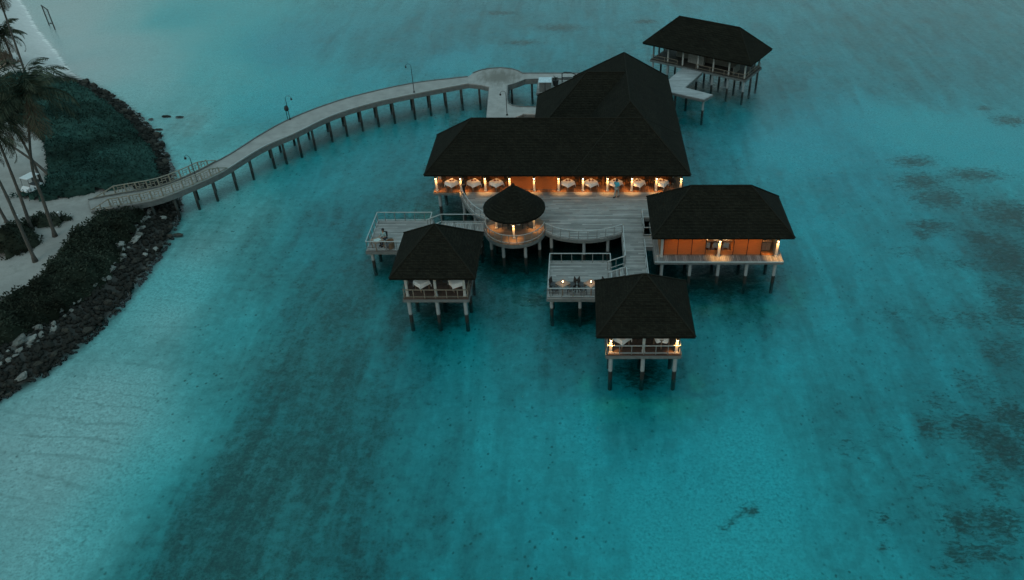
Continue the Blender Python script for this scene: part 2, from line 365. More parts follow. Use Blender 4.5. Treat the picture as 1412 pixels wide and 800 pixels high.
xs = np.concatenate([[-1400, -700, -400, -280, -200, -150], np.arange(-115, 82, .6), [90, 110, 150, 250, 450, 800, 1400]])
ys = np.concatenate([[-900, -400, -150, -50, -10, 8, 16], np.arange(20, 135, .6), [140, 150, 170, 210, 300, 500, 900, 1400]])
gx, gy = np.meshgrid(xs, ys); G = np.stack([gx.ravel(), gy.ravel()], 1)
def seabed_h(P):
    dep = .5 * idw(P, depth_pts) * (1 + .07 * wob(P, .35))
    far = np.clip((np.hypot(P[:, 0], P[:, 1] - 70) - 130) / 200, 0, 1)
    return -(dep * (1 - far) + 4 * far)
def ground_h(P):
    base = seabed_h(P)
    ins = inside(P, ISL); d = seg_dist(P, ISL)
    dr = seg_dist(P, rock_line, False); db = seg_dist(P, beach_line, False)
    # revetment: climbs 1.25 m over 3.4 m; the sandy end slopes gently
    kr = np.clip(db / 6, 0, 1) * .9 + .1
    top = 1.25 + .08 * wob(P, .6)
    rise = np.where(ins, top * np.clip(d / (2.6 / kr), 0, 1) ** .9, 0)
    out = np.where(ins, rise - .04, np.maximum(base, -.10 * np.clip(db / 4, .08, 1) - d * (.28 * kr - .012)))
    return np.where(ins, out, np.where(d < 8, out * np.clip(1 - d / 8, 0, 1) + base * np.clip(d / 8, 0, 1), base))
Z = ground_h(G)
cov = np.clip(idw(G, grass_shade_pts), 0, 1)
shal = np.clip(1.15 - (-Z) / .38, 0, 1)
P_land = seg_dist(G, beach_line, False); rd_ = seg_dist(G, rock_line, False); bank = np.where(inside(G, ISL), np.clip(1.6 - rd_ / 2.6, 0, 1), np.clip(1.15 - rd_ / .8, 0, 1)); pale_shore = np.exp(-P_land / 9)  # sand and seabed turn paler towards the beach line
cor = np.zeros(len(G))
for px, py, rx, ry, *am in coral_shade_spots:
    q = at(px, py, 0); cor = np.maximum(cor, (am[0] if am else .86) * np.exp(-((G[:, 0] - q.x) / rx) ** 2 - ((G[:, 1] - q.y) / (ry * 1.3)) ** 2))
nx, ny = len(xs), len(ys)
ii = np.arange(nx * ny).reshape(ny, nx)
Q = np.stack([ii[:-1, :-1], ii[:-1, 1:], ii[1:, 1:], ii[1:, :-1]], -1).reshape(-1, 4)
zq = Z[Q].min(1)
isl_ = inside(G, ISL) & (seg_dist(G, beach_line, False) + seg_dist(G, rock_line, False) > .3)
land = isl_[Q].all(1) | (zq > .03)
def sheet(name, faces, mat):
    u, inv = np.unique(faces, return_inverse=True)
    me = fast_mesh(name, np.stack([G[u, 0], G[u, 1], Z[u]], 1), inv.reshape(-1, 4))
    for nm, ar in (('cover', cov), ('coral_shade', cor), ('shallow', shal), ('bank', bank), ('pale_shore', pale_shore)):
        a = me.attributes.new(nm, 'FLOAT', 'POINT'); a.data.foreach_set('value', ar[u].astype(np.float32))
    me.shade_smooth()
    return tag(link(name, me, mat), None, None, None, 'structure')

# sand with sea grass, rubble, ripple ridges and painted shade under the decks
t = NT('seabed_sand'); v = t.coord()
fine = t.noise(v, 5.5, 5, .8); mid = t.noise(v, 1.6, 6, .72); big = t.noise(v, .16, 4, .6)
stv = t.coord((.55, .085, 1), (0, 0, R(-9))); streak = t.noise(stv, 1.0, 6, .66, .4)
sand = t.ramp(fine, [(.34, (.44, .43, .40)), (.62, (.88, .87, .83))])
cv = t.attr('cover')
dens = t.math('ADD', cv, t.math('MULTIPLY', t.math('SUBTRACT', streak, .5), 1.05))
dens = t.math('ADD', dens, t.math('MULTIPLY', t.math('SUBTRACT', big, .5), .35))
dens = t.math('ADD', dens, t.math('MULTIPLY', t.math('SUBTRACT', mid, .5), .95)); dens = t.math('ADD', dens, t.math('MULTIPLY', t.math('SUBTRACT', fine, .5), 1.3))
dens = t.math('MULTIPLY', dens, t.math('MULTIPLY', cv, 4.0, clamp=True))
gm = t.ramp(dens, [(.08, (0, 0, 0)), (.95, (.94, .94, .94))])
grass_shade = t.ramp(t.noise(v, 5, 5, .8), [(.3, (.022, .034, .026)), (.7, (.14, .158, .128))])
base = t.mix(gm, sand, grass_shade)
# scattered lumps of dead coral
vo = t.n('TexVoronoi'); vo.inputs['Scale'].default_value = .9; t.l(t.coord((1, .7, 1)), vo.inputs['Vector'])
lump = t.ramp(t.math('ADD', vo.outputs['Distance'], t.math('MULTIPLY', t.math('SUBTRACT', fine, .5), .3)), [(.04, (1, 1, 1)), (.13, (0, 0, 0))])
lm = t.math('MULTIPLY', lump, t.math('MULTIPLY', t.math('SUBTRACT', cv, .06, clamp=True), 5, clamp=True))
wn = t.math('GREATER_THAN', t.noise(v, .7, 2), .5)
base = t.mix(t.math('MULTIPLY', t.math('MULTIPLY', lm, wn), .5), base, (.06, .07, .055))
vo2 = t.n('TexVoronoi'); vo2.inputs['Scale'].default_value = 2.1; t.l(t.coord((1, .8, 1)), vo2.inputs['Vector'])
l2 = t.ramp(t.math('ADD', vo2.outputs['Distance'], t.math('MULTIPLY', t.math('SUBTRACT', fine, .5), .4)), [(.10, (1, 1, 1)), (.22, (0, 0, 0))])
l2 = t.math('MULTIPLY', l2, t.math('MULTIPLY', t.math('SUBTRACT', cv, .02, clamp=True), 4, clamp=True))
l2 = t.math('MULTIPLY', l2, t.ramp(t.noise(v, .5, 3), [(.42, (.15, .15, .15)), (.6, (.75, .75, .75))]))
base = t.mix(l2, base, (.07, .085, .065))
# coral heads, and dark patches painted for the shade below the buildings
cr = t.attr('coral_shade'); cn = t.noise(t.coord((.8, 1.7, 1)), 2.3, 9, .82, .6)
cm = t.ramp(t.math('ADD', cr, t.math('MULTIPLY', t.math('SUBTRACT', cn, .5), 3.2)), [(.46, (0, 0, 0)), (.86, (.88, .88, .88))])
cm = t.math('MULTIPLY', cm, t.math('MULTIPLY', cr, 6, clamp=True))
base = t.mix(cm, base, t.ramp(t.noise(v, 4, 5, .8), [(.35, (.025, .03, .022)), (.7, (.12, .12, .08))]))
# ripple ridges in the shallows
wv = t.n('TexWave'); wv.wave_type = 'BANDS'; wv.bands_direction = 'Y'; wv.inputs['Scale'].default_value = .23
wv.inputs['Distortion'].default_value = 3.0; wv.inputs['Detail'].default_value = 2.5; wv.inputs['Detail Scale'].default_value = .5
wc = t.coord((.55, 1, 1), (0, 0, R(14))); nv_ = t.n('TexNoise'); nv_.inputs['Scale'].default_value = .22; nv_.inputs['Detail'].default_value = 3; t.l(wc, nv_.inputs['Vector'])
ad_ = t.n('VectorMath'); ad_.operation = 'MULTIPLY_ADD'; t.l(nv_.outputs['Color'], ad_.inputs[0]); ad_.inputs[1].default_value = (0, 3.0, 0); t.l(wc, ad_.inputs[2]); t.l(ad_.outputs[0], wv.inputs['Vector'])
rl = t.ramp(wv.outputs['Fac'], [(.0, (1, 1, 1)), (.10, (0, 0, 0))])
rm = t.math('MULTIPLY', rl, t.math('MULTIPLY', t.attr('shallow'), t.ramp(t.noise(v, .22, 2), [(.34, (0, 0, 0)), (.58, (1, 1, 1))])))
base = t.mix(t.math('MULTIPLY', t.math('MULTIPLY', rm, t.math('SUBTRACT', 1.0, t.math('MULTIPLY', t.attr('pale_shore'), 2.2), clamp=True)), .42, clamp=True), base, (.24, .25, .23))
base = t.mix(t.math('MULTIPLY', t.attr('pale_shore'), .7), base, t.ramp(fine, [(.3, (.66, .65, .62)), (.7, (.80, .79, .76))]))
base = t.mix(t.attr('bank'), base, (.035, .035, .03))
t.l(base, t.b.inputs['Base Color']); t.b.inputs['Roughness'].default_value = .95; t.b.inputs['Specular IOR Level'].default_value = .05
t.bump(mid, .25, .1)
SEABED = t.m
t = NT('beach_sand'); v = t.coord()
base = t.ramp(t.noise(v, 1.2, 7, .7), [(.3, (.23, .22, .20)), (.7, (.38, .365, .335))])
base = t.mix(t.ramp(t.noise(v, .3, 4), [(.45, (0, 0, 0)), (.7, (.5, .5, .5))]), base, (.16, .155, .145))
base = t.mix(t.attr('pale_shore'), base, t.ramp(t.noise(v, 2.5, 6, .7), [(.3, (.50, .49, .47)), (.7, (.64, .63, .61))]))
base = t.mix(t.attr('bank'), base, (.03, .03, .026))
t.l(base, t.b.inputs['Base Color']); t.b.inputs['Roughness'].default_value = .95; t.bump(t.noise(v, 8, 4), .4, .04)
SAND = t.m
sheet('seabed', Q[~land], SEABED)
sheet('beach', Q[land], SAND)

# the sea: a clear body that takes the red out of the light, with a rippled surface
t = NT('sea_water'); v = t.coord()
t.t.nodes.remove(t.b)
tr = t.n('BsdfTransparent'); tr.inputs[0].default_value = (1, 1, 1, 1)
gl = t.n('BsdfGlossy'); gl.inputs['Roughness'].default_value = .04; gl.inputs['Color'].default_value = (1, 1, 1, 1)
bp = t.n('Bump'); bp.inputs['Strength'].default_value = .75; bp.inputs['Distance'].default_value = .08
wn1 = t.noise(t.coord((1, 1.5, 1), (0, 0, R(12))), 2.1, 5, .66, .3); wn2 = t.noise(t.coord((1, 1.2, 1), (0, 0, R(-30))), .35, 3, .5)
t.l(t.math('ADD', wn1, t.math('MULTIPLY', wn2, .9)), bp.inputs['Height'])
fr = t.n('Fresnel'); fr.inputs['IOR'].default_value = 1.33
t.l(bp.outputs[0], gl.inputs['Normal']); t.l(bp.outputs[0], fr.inputs['Normal'])
ms = t.n('MixShader'); t.l(fr.outputs[0], ms.inputs[0]); t.l(tr.outputs[0], ms.inputs[1]); t.l(gl.outputs[0], ms.inputs[2])
t.l(ms.outputs[0], t.out.inputs['Surface'])
va = t.n('VolumeAbsorption'); va.inputs['Density'].default_value = 1.8; va.inputs['Color'].default_value = (.0, .926, .957, 1)
t.l(va.outputs[0], t.out.inputs['Volume'])
mb = MB(); mb.box(-1380, 1380, -880, 1380, -14, 0)
tag(mb.build('sea_water', t.m), None, None, None, 'structure')

# ------------------------------------------------------------------ building kit
_pile_mesh = {}
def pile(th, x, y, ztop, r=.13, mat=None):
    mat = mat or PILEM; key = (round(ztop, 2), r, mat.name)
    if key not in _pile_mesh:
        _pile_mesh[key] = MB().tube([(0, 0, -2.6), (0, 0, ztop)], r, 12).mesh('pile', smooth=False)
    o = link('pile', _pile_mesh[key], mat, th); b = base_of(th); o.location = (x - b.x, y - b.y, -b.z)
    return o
def deck(th, poly, z, mat=None, name='deck_floor', skip=(), fh=.22):
    mat = mat or DECK
    f = MB().prism(poly, z - .07, z).build(name, mat, th)
    e = MB(); n = len(poly)
    for i in range(n):
        if i in skip: continue
        a, b = Vector((*poly[i][:2], 0)), Vector((*poly[(i + 1) % n][:2], 0))
        if (b - a).length < .02: continue
        dz = z - .07 - fh / 2 - .003 * (i % 3)
        e.beam(a + Vector((0, 0, dz)), b + Vector((0, 0, dz)), .10 + .006 * (i % 2), fh)
    e.build('edge_beam', BEAM, th)
    return f
_post = {}
def railing(th, pts, h=.78, bay=.95, mat=None, ends=True, r=.024, split=False):
    mat = mat or RAILM; m2 = MB(); pts = [Vector(p) for p in pts]; m = MB(); up = Vector((0, 0, 1))
    for i, (a, b) in enumerate(zip(pts, pts[1:])):
        j = .002 * (i % 2)
        m.beam(a + up * (h + j), b + up * (h + j), .06, .045)
        (m2 if split else m).beam(a + up * (.12 + j), b + up * (.12 + j), .045, .035)
        
    rl_ = m.build('railing', mat, th)
    if split: m2.build('bottom_rail', mat, rl_)
    tot = sum((b - a).length for a, b in zip(pts, pts[1:])); n = max(1, round(tot / bay))
    rs = resample(pts, n); key = (round(h, 3), mat.name, r)
    if key not in _post: _post[key] = MB().box(-r, r, -r, r, 0, h - .028).mesh('post')
    b0 = base_of(th)
    for p in (rs if ends else rs[1:-1]):
        o = link('post', _post[key], DARKPOST if mat is RAILM else mat, rl_); o.location = p - b0
    return rl_
DARKPOST = plain('grey_rail_post', (.16, .17, .165), .7, .2, 6)
def rows_plane(m, e0, e1, r1, r0, n):
    e0, e1, r1, r0 = map(Vector, (e0, e1, r1, r0)); up = Vector((0, 0, .02)); back = Vector((0, 0, -.004))
    for k in range(n):
        a, b = k / n, (k + 1) / n
        p0, p1 = e0.lerp(r0, a) + up, e1.lerp(r1, a) + up
        q0, q1 = e0.lerp(r0, b) + back, e1.lerp(r1, b) + back
        lo0, lo1 = p0 - up * 1.1, p1 - up * 1.1
        if (q1 - q0).length < .02:
            m.add([p0, p1, q0, lo0, lo1], [(0, 1, 2), (3, 4, 1, 0)])
        else:
            m.add([p0, p1, q1, q0, lo0, lo1], [(0, 1, 2, 3), (4, 5, 1, 0)])
def hip_planes(x0, x1, y0, y1, ze, zr):
    lx, ly = x1 - x0, y1 - y0
    if lx >= ly:
        w_ = ly / 2; ra, rb = (x0 + w_, y0 + w_, zr), (x1 - w_, y0 + w_, zr)
        if lx - ly < .05: ra = rb = ((x0 + x1) / 2, (y0 + y1) / 2, zr)
        c = [(x0, y0, ze), (x1, y0, ze), (x1, y1, ze), (x0, y1, ze)]
        return [(c[0], c[1], rb, ra), (c[1], c[2], rb, rb), (c[2], c[3], ra, rb), (c[3], c[0], ra, ra)], [(c[0], ra), (c[1], rb), (c[2], rb), (c[3], ra), (ra, rb)]
    w_ = lx / 2; ra, rb = (x0 + w_, y0 + w_, zr), (x0 + w_, y1 - w_, zr)
    c = [(x0, y0, ze), (x1, y0, ze), (x1, y1, ze), (x0, y1, ze)]
    return [(c[0], c[1], ra, ra), (c[1], c[2], rb, ra), (c[2], c[3], rb, rb), (c[3], c[0], ra, rb)], [(c[0], ra), (c[1], ra), (c[2], rb), (c[3], rb), (ra, rb)]
def hip_roof(th, rects, xf=None, rowh=.24, ceil=None):
    m = MB(); cap = MB(); cl = MB()
    for (x0, x1, y0, y1, ze, zr) in rects:
        pl, ed = hip_planes(x0, x1, y0, y1, ze, zr)
        n = max(6, int(math.hypot(zr - ze, min(x1 - x0, y1 - y0) / 2) / rowh))
        for p in pl: rows_plane(m, *p, n)
        # boxed-in eaves
        m.box(x0 + .02, x1 - .02, y0 + .02, y1 - .02, ze - .14, ze - .012)
        for a, b in ed:
            a, b = Vector(a), Vector(b)
            if (b - a).length > .1: cap.tube([a + Vector((0, 0, .02)), b + Vector((0, 0, .03))], .06, 6)
        cl.box(x0 + .12, x1 - .12, y0 + .12, y1 - .12, ze - .17, ze - .143)
    if xf is not None:
        for k in (m, cap, cl): k.v = [tuple(xf @ Vector(p)) for p in k.v]
    rf = m.build('roof', ROOFM, th); cap.build('ridge_cap', CAPM, rf); cl.build('ceiling', ceil or CEIL, th)
    return rf
def column(th, x, y, z0, z1, wd=.17, mat=None, lamp=None, energy=30, up=8, side=(0, -1)):
    mat = mat or COLM; h = wd / 2
    m = MB(); m.box(x - h, x + h, y - h, y + h, z0, z1); m.box(x - h - .03, x + h + .03, y - h - .03, y + h + .03, z0 + .002, z0 + .10)
    c = m.build('column', mat, th)
    if lamp:
        zl = z1 - lamp; d = Vector((*side, 0)) * (h + .11); p = Vector((x, y, zl)) + d
        k = MB(); k.tube([p + Vector((0, 0, -.07)), p + Vector((0, 0, .07))], .05, 10); k.box(x - h - .025, x + h + .025, y - h - .025, y + h + .025, zl - .055, zl + .055)
        nf_ = len(k.f); k.lathe([(.02, -.145), (.045, -.12), (.045, -.09), (.03, -.072)], p, 10)
        s_ = k.build('wall_lamp', BLACKM, c); s_.data.materials.append(GLOW)
        for f_ in s_.data.polygons[nf_:]: f_.material_index = 1
        spot(s_, p + Vector((0, 0, -.15)), energy * 1.6, 82, (1, .46, .12), blend=.8); spot(s_, p + Vector((0, 0, .085)), up, 110, (1, .46, .12), down=False, blend=.9)
    return c
def grid_pts(x0, x1, nx_, y0, y1, ny_):
    return [(x0 + (x1 - x0) * i / max(1, nx_ - 1), y0 + (y1 - y0) * j / max(1, ny_ - 1)) for i in range(nx_) for j in range(ny_)]
def downlight(th, x, y, z, energy):
    m = MB(); m.lathe([(.09, -.03), (.11, 0)], (x, y, z), 12)
    o = m.build('downlight', DOWNL, th); spot(o, (x, y, z - .06), energy, 150, (1, .45, .12), size=.15, blend=1)
    return o

ZD = 2.2
# ------------------------------------------------------------------ restaurant hall
hall = thing('restaurant_hall', 'largest building, long black hip roof over a lit open dining hall on piles', 'building', (-2, 65, ZD))
HX0, HX1, HY0 = -12.55, 8.95, 60.18
deck(hall, [(HX0, HY0), (HX1, HY0), (HX1, 80.6), (-.2, 80.6), (-.2, 75.9), (-3.7, 75.9), (-3.7, 66.6), (HX0, 66.6)], ZD, HALLFLOOR, 'timber_floor')
hip_roof(hall, [(-13.08, 9.20, 59.46, 67.15, 4.22, 4.22 + .875 * 3.845), (-4.30, 9.1, 66.5, 76.3, 4.21, 4.21 + .875 * 4.9), (-.73, 9.27, 59.50, 81.3, 4.215, 4.215 + .875 * 5)])
for i in range(11):
    x = -12.28 + 2.087 * i
    column(hall, x, 60.42, ZD, 4.06, .17, None, .50, 26, 9)
for y in (62.6, 64.8, 66.3): column(hall, HX0 + .25, y, ZD, 4.06, lamp=.5 if y < 63 else None, energy=14, up=5, side=(-1, 0))
for y in (63, 66, 69, 72, 75, 78, 80.4): column(hall, HX1 - .22, y, ZD, 4.06)
MB().box(-7.6, 8.3, 64.6, 64.75, ZD, 4.05).build('interior_wall', ORANGEWALL, hall)
for i in range(3, 5): blind(hall, -12.28 + 2.087 * i + .1, -12.28 + 2.087 * (i + 1) - .1, 60.62, ZD + .04, 4.05)
MB().box(-12.4, -7.6, 66.2, 66.35, ZD, 4.05).build('back_wall', WALLM, hall)
ew = MB().box(-4.22, -3.78, 74.9, 75.7, ZD, 4.02).build('entrance_wall', WALLM, hall)
point(MB().lathe([(.05, 0), (.06, .12)], (-4.0, 74.6, 3.75), 8).build('entrance_lamp', GLOW, hall), (-4.0, 74.2, 3.5), 9, (1, .66, .4))
MB().box(8.0, 8.12, 61.6, 64.6, ZD, 4.05).build('side_wall', WALLM, hall)
for x in (-11.2, -8.6, -6.3, -4.2, -2.1, 0, 2.1, 4.2, 6.6): downlight(hall, x, 61.6, 4.02, 20)
for x, y in grid_pts(HX0 + .4, HX1 - .4, 9, 60.5, 66.2, 3) + grid_pts(.2, 8.4, 4, 70, 80.2, 4) + [(-3.5, 70), (-3.5, 73.4)]: pile(hall, x, y, ZD - .3, .14)

# ------------------------------------------------------------------ main deck
md = thing('main_deck', 'broad grey timber deck in front of the lit dining hall', 'deck', (0, 57, ZD))
GC = Vector((-5.17, 54.35, ZD)); GR = 2.42
lc = catmull([(-10.35, 60.17, 0), (-9.75, 58.5, 0), (-8.95, 56.9, 0), (-7.95, 55.75, 0), (-7.25, 55.55, 0)], 14)
fc = catmull([(-2.75, 53.75, 0), (-1.6, 53.0, 0), (.28, 52.62, 0), (2.0, 52.95, 0), (3.3, 53.6, 0)], 14)
ga = [(GC.x + (GR - .01) * math.cos(a), GC.y + (GR - .01) * math.sin(a), 0) for a in np.linspace(R(150), R(-14), 10)]
poly = [(p[0], p[1]) for p in lc] + [(p[0], p[1]) for p in ga[1:-1]] + [(p[0], p[1]) for p in fc] + [(3.3, 44.2), (4.95, 44.2), (4.95, 51.6), (5.62, 51.6), (5.62, 53.25), (4.97, 53.25), (4.97, 55.95), (8.6, 55.95), (8.6, 60.17)]
deck(md, poly, ZD, DECK)
railing(md, [(p.x + .08, p.y, ZD) for p in lc[1:-1]], .78, .85)
railing(md, [(p.x, p.y + .06, ZD) for p in fc], .78, .72)
railing(md, [(3.36, 53.5, ZD), (3.36, 49.3, ZD)], .78, 1.4)
railing(md, [(3.36, 47.75, ZD), (3.36, 44.3, ZD)], .78, 1.3)
railing(md, [(4.9, 51.55, ZD), (4.9, 44.3, ZD)], .78, 1.4)
railing(md, [(5.0, 53.3, ZD), (5.0, 55.9, ZD), (8.5, 55.9, ZD)], .78, 1.3)
railing(md, [(4.98, 53.2, ZD), (5.6, 53.2, ZD)], .78, .7)
for x, y in [(-9.9, 59.2), (-8.7, 57), (-7.6, 59), (-2.3, 53.9), (.3, 52.95), (2.2, 53.4), (-1.2, 56.5), (1.6, 56.5), (4.6, 56.5), (7.8, 56.5), (3.45, 51.3), (4.75, 51.3), (3.45, 47.6), (4.75, 47.6), (3.45, 44.6), (4.75, 44.6), (-4, 58.5), (0, 59.3), (4, 59.3), (8, 59.3)]:
    pile(md, x, y, ZD - .3)

# ------------------------------------------------------------------ round gazebo
gz = thing('gazebo', 'small round lit gazebo with black conical roof at the deck front', 'gazebo', GC)
circ = [(GC.x + GR * math.cos(a), GC.y + GR * math.sin(a)) for a in np.linspace(0, 2 * math.pi, 40, endpoint=False)]
MB().prism(circ, ZD - .068, ZD + .004).build('deck_floor', planks('gazebo_decking', (.24, .17, .12), 'x'), gz)
e = MB()
for i in range(40): e.beam((*circ[i], ZD - .2), (*circ[(i + 1) % 40], ZD - .2), .1 + .004 * (i % 2), .25)
e.build('edge_beam', BEAM, gz)
N = 24; m = MB(); apex = Vector((GC.x, GC.y - .06, 6.2)); rr = 2.44
ring = [Vector((GC.x + rr * math.cos(2 * math.pi * k / N), GC.y - .06 + rr * math.sin(2 * math.pi * k / N), 4.2)) for k in range(N)]
for k in range(N): rows_plane(m, ring[k], ring[(k + 1) % N], apex, apex, 13)
m.prism([(p.x, p.y) for p in ring], 4.06, 4.19)
rf = m.build('roof', ROOFM, gz)
MB().lathe([(.12, 0), (.13, .05), (.02, .16)], apex - Vector((0, 0, .04)), 10).build('ridge_cap', CAPM, rf)
MB().lathe([(rr - .1, 0), (rr - .1, .02)], (GC.x, GC.y - .06, 4.03), 24).build('ceiling', CEIL, gz)
for a in (-90, 0, 90, 180):
    x, y = GC.x + 1.5 * math.cos(R(a)), GC.y + 1.5 * math.sin(R(a))
    column(gz, x, y, ZD, 4.04, .15, None, .5, 20, 6, ((0, -1) if a == -90 else (.62 * math.cos(R(a)), -.78) if a != 90 else (0, 1)))
point(gz, (GC.x, GC.y, 3.9), 4)
arc = [(GC.x + (GR - .06) * math.cos(a), GC.y + (GR - .06) * math.sin(a), ZD) for a in np.linspace(R(172), R(352), 26)]
railing(gz, arc, .78, .62, split=True)
for a in (-160, -115, -65, -20, 30, 150): pile(gz, GC.x + 2.05 * math.cos(R(a)), GC.y + 2.05 * math.sin(R(a)), ZD - .3)

# ------------------------------------------------------------------ pavilions with two tables each
def pavilion(label, x0, x1, y0, y1, eave, zr, lit, ze=4.2, flo=None):
    th = thing('dining_pavilion', label, 'pavilion', ((x0 + x1) / 2, (y0 + y1) / 2, ZD), 0, 'small square dining pavilions')
    deck(th, [(x0, y0), (x1, y0), (x1, y1), (x0, y1)], ZD, flo or DARKDECK)
    hip_roof(th, [(*eave, ze, zr)], ceil=CEIL)
    xm = (x0 + x1) / 2
    for x in (x0 + .28, xm, x1 - .28):
        for y in (y0 + .3, y1 - .3):
            lt = lit and y < y0 + 1 and abs(x - xm) > 1
            column(th, x, y, ZD, ze - .16, .17, None, .62 if lt else None, 30, 8, (0, -1))
    q = .06
    mat = RAILM if lit else DARKRAIL
    railing(th, [(x0 + q, y1 - q, ZD), (x0 + q, y0 + q, ZD), (x1 - q, y0 + q, ZD), (x1 - q, y1 - q, ZD)], .72, .78, mat)
    for x in (x0 + .3, xm, x1 - .3):
        for y in (y0 + .22, (y0 + y1) / 2, y1 - .3): pile(th, x, y, ZD - .3, .14)
    return th
pf = pavilion('square pavilion nearest the camera, black pyramid roof, corner lamps glowing on its rail', 1.68, 6.48, 38.95, 43.75, (.99, 7.21, 38.34, 44.35), 6.86, True)
pl_ = pavilion('unlit square pavilion with black pyramid roof, left of the round gazebo', -12.46, -7.86, 44.98, 49.85, (-13.13, -7.17, 44.6, 50.48), 6.74, False)

# right pavilion with orange floor
pr_ = thing('open_pavilion', 'pavilion with glowing amber blinds along its front under a black hip roof', 'pavilion', (10.4, 52.4, ZD))
deck(pr_, [(5.62, 49.7), (15.26, 49.7), (15.26, 55.3), (5.62, 55.3)], ZD, DECKY)
MB().box(6.3, 14.95, 50.46, 55.0, ZD + .003, ZD + .03).build('floor_panel', MATFLOOR, pr_)
hip_roof(pr_, [(5.24, 15.70, 49.22, 55.3, 4.55, 7.2)])
for i, x in enumerate((6.15, 10.45, 14.8)):
    column(pr_, x, 50.3, ZD, 4.4, .18, None, .62 if i else None, 34, 12)
    column(pr_, x, 55.05, ZD, 4.4, .18)
bt_ = plain('dark_batten', (.05, .022, .012), .7)
for i in (0, 1, 2, 3, 5, 6, 7): MB().box(6.32 + 1.05 * i - .025, 6.32 + 1.05 * i + .025, 50.465, 50.495, ZD + .03, 4.38).build('batten', bt_, pr_)
MB().box(5.60, 15.29, 49.60, 49.645, ZD - .10, ZD + .02).build('edge_trim', plain('pale_edge_trim', (.36, .41, .41), .7), pr_)
for i in range(7): blind(pr_, 6.32 + 1.05 * i, 6.32 + 1.05 * (i + 1), 50.5, ZD + .05, ZD + .44 if i in (3, 4) else 4.38)
MB().box(6.05, 6.13, 50.6, 55.0, ZD, 4.38).build('side_wall', ORANGEWALL, pr_)
MB().box(6.14, 14.9, 55.08, 55.16, ZD, 4.38).build('back_wall', ORANGEWALL, pr_)
MB().box(14.72, 14.84, 50.5, 55.0, ZD + .03, ZD + 1.1).build('low_wall', GREYWALL, pr_)
for x in (7.2, 8.8, 12.2, 13.4): downlight(pr_, x, 51.3, 4.36, 17)
for x, y in grid_pts(6.2, 14.8, 5, 50.0, 55.0, 3): pile(pr_, x, y, ZD - .3)

# far pavilion, turned
fp = thing('far_pavilion', 'unlit pavilion farthest from the camera, black hip roof over a grey room on tall piles', 'pavilion', (14.6, 88.9, ZD))
A = Matrix.Translation((7.24, 91.73, 0)) @ Matrix.Rotation(R(-32.5), 4, 'Z')
def fx(u, v_, z=0): return A @ Vector((u, v_, z))
deck(fp, [fx(.75, .75)[:2], fx(12.75, .75)[:2], fx(12.75, 5.4)[:2], fx(.75, 5.4)[:2]], ZD, planks('grey_brown_decking', (.065, .062, .054), 'x'))
hip_roof(fp, [(0, 13.5, 0, 6.1, 4.2, 6.98)], A)
us = [1.0 + i * 11.5 / 6 for i in range(7)]
def fcol(u, v_):
    p = fx(u, v_); m = MB(); m.obox((p.x, p.y, (ZD + 4.05) / 2), .15, .15, 4.05 - ZD, R(-32.5)); m.build('column', COLM if v_ < 2 and u > 1.5 else BEAM, fp)
for u in us: fcol(u, 1.0); fcol(u, 5.1)
for v_ in (2.4, 3.8): fcol(us[0], v_); fcol(us[-1], v_)
def fbox(name, u0, u1, v0, v1, z0, z1, mat):
    m = MB(); m.box(u0, u1, v0, v1, z0, z1); m.v = [tuple(A @ Vector(p)) for p in m.v]; return m.build(name, mat, fp)
fbox('back_wall', 2.9, 10.9, 3.2, 3.32, ZD, 4.05, GREYWALL)
fbox('counter', 4.9, 6.9, 2.2, 2.6, ZD, ZD + 1.0, plain('grey_counter', (.26, .27, .25), .7))
fbox('side_panel', 10.9, 11.0, 1.4, 3.2, ZD, ZD + .9, GREYWALL)
b0 = fp.location
railing(fp, [fx(.85, .85, ZD), fx(4.2, .85, ZD)], .5, 1.9, DARKRAIL); railing(fp, [fx(6.6, .85, ZD), fx(12.6, .85, ZD), fx(12.6, 5.3, ZD)], .5, 1.9, DARKRAIL)
for u in us:
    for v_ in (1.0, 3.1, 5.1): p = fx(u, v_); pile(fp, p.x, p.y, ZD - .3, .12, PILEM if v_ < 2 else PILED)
# its L shaped walkway
fw = thing('walkway', 'L-shaped grey timber walkway leading to the farthest pavilion', 'walkway', (10.5, 83.5, ZD))
pw = [xy(*p, ZD) for p in [(941, 93.2), (968, 99), (944.5, 120), (983, 130), (970.5, 136.5), (925, 126.5), (917, 113.5)]]
deck(fw, pw, ZD - .05, planks('pale_walkway', (.36, .38, .38), 'x', .7, .08, .75, .75), fh=.22)
for px, py in [(970.5, 133.5), (932, 124.5), (948, 116), (925, 114)]: p = at(px, py, ZD); pile(fw, p.x, p.y, ZD - .25, .12, PILEM if px > 960 else PILED)

# ------------------------------------------------------------------ left walkway and left terrace
lw = thing('walkway', 'short grey walkway with rails joining the round gazebo to the left terrace', 'walkway', (-9.4, 54.5, ZD))
deck(lw, [(-11.2, 53.75), (-9.72, 53.75), (-9.72, 49.87), (-9.70, 53.75), (-7.52, 53.75), (-7.52, 55.27), (-11.2, 55.27)] if False else [(-11.2, 53.75), (-7.52, 53.75), (-7.52, 55.27), (-11.2, 55.27)], ZD - .006, DECKY)
MB().box(-11.1, -9.9, 49.87, 53.70, ZD - .08, ZD - .012).build('link_floor', DECK, lw)
railing(lw, [(-7.6, 55.2, ZD), (-11.15, 55.2, ZD)], .78, 1.6)
railing(lw, [(-7.6, 53.82, ZD), (-9.85, 53.82, ZD)], .78, .85)
railing(lw, [(-11.18, 55.2, ZD), (-12.3, 55.2, 1.72)], .78, 1.2)
railing(lw, [(-11.15, 53.9, ZD), (-12.3, 53.9, 1.72)], .78, 1.2)
st = MB()
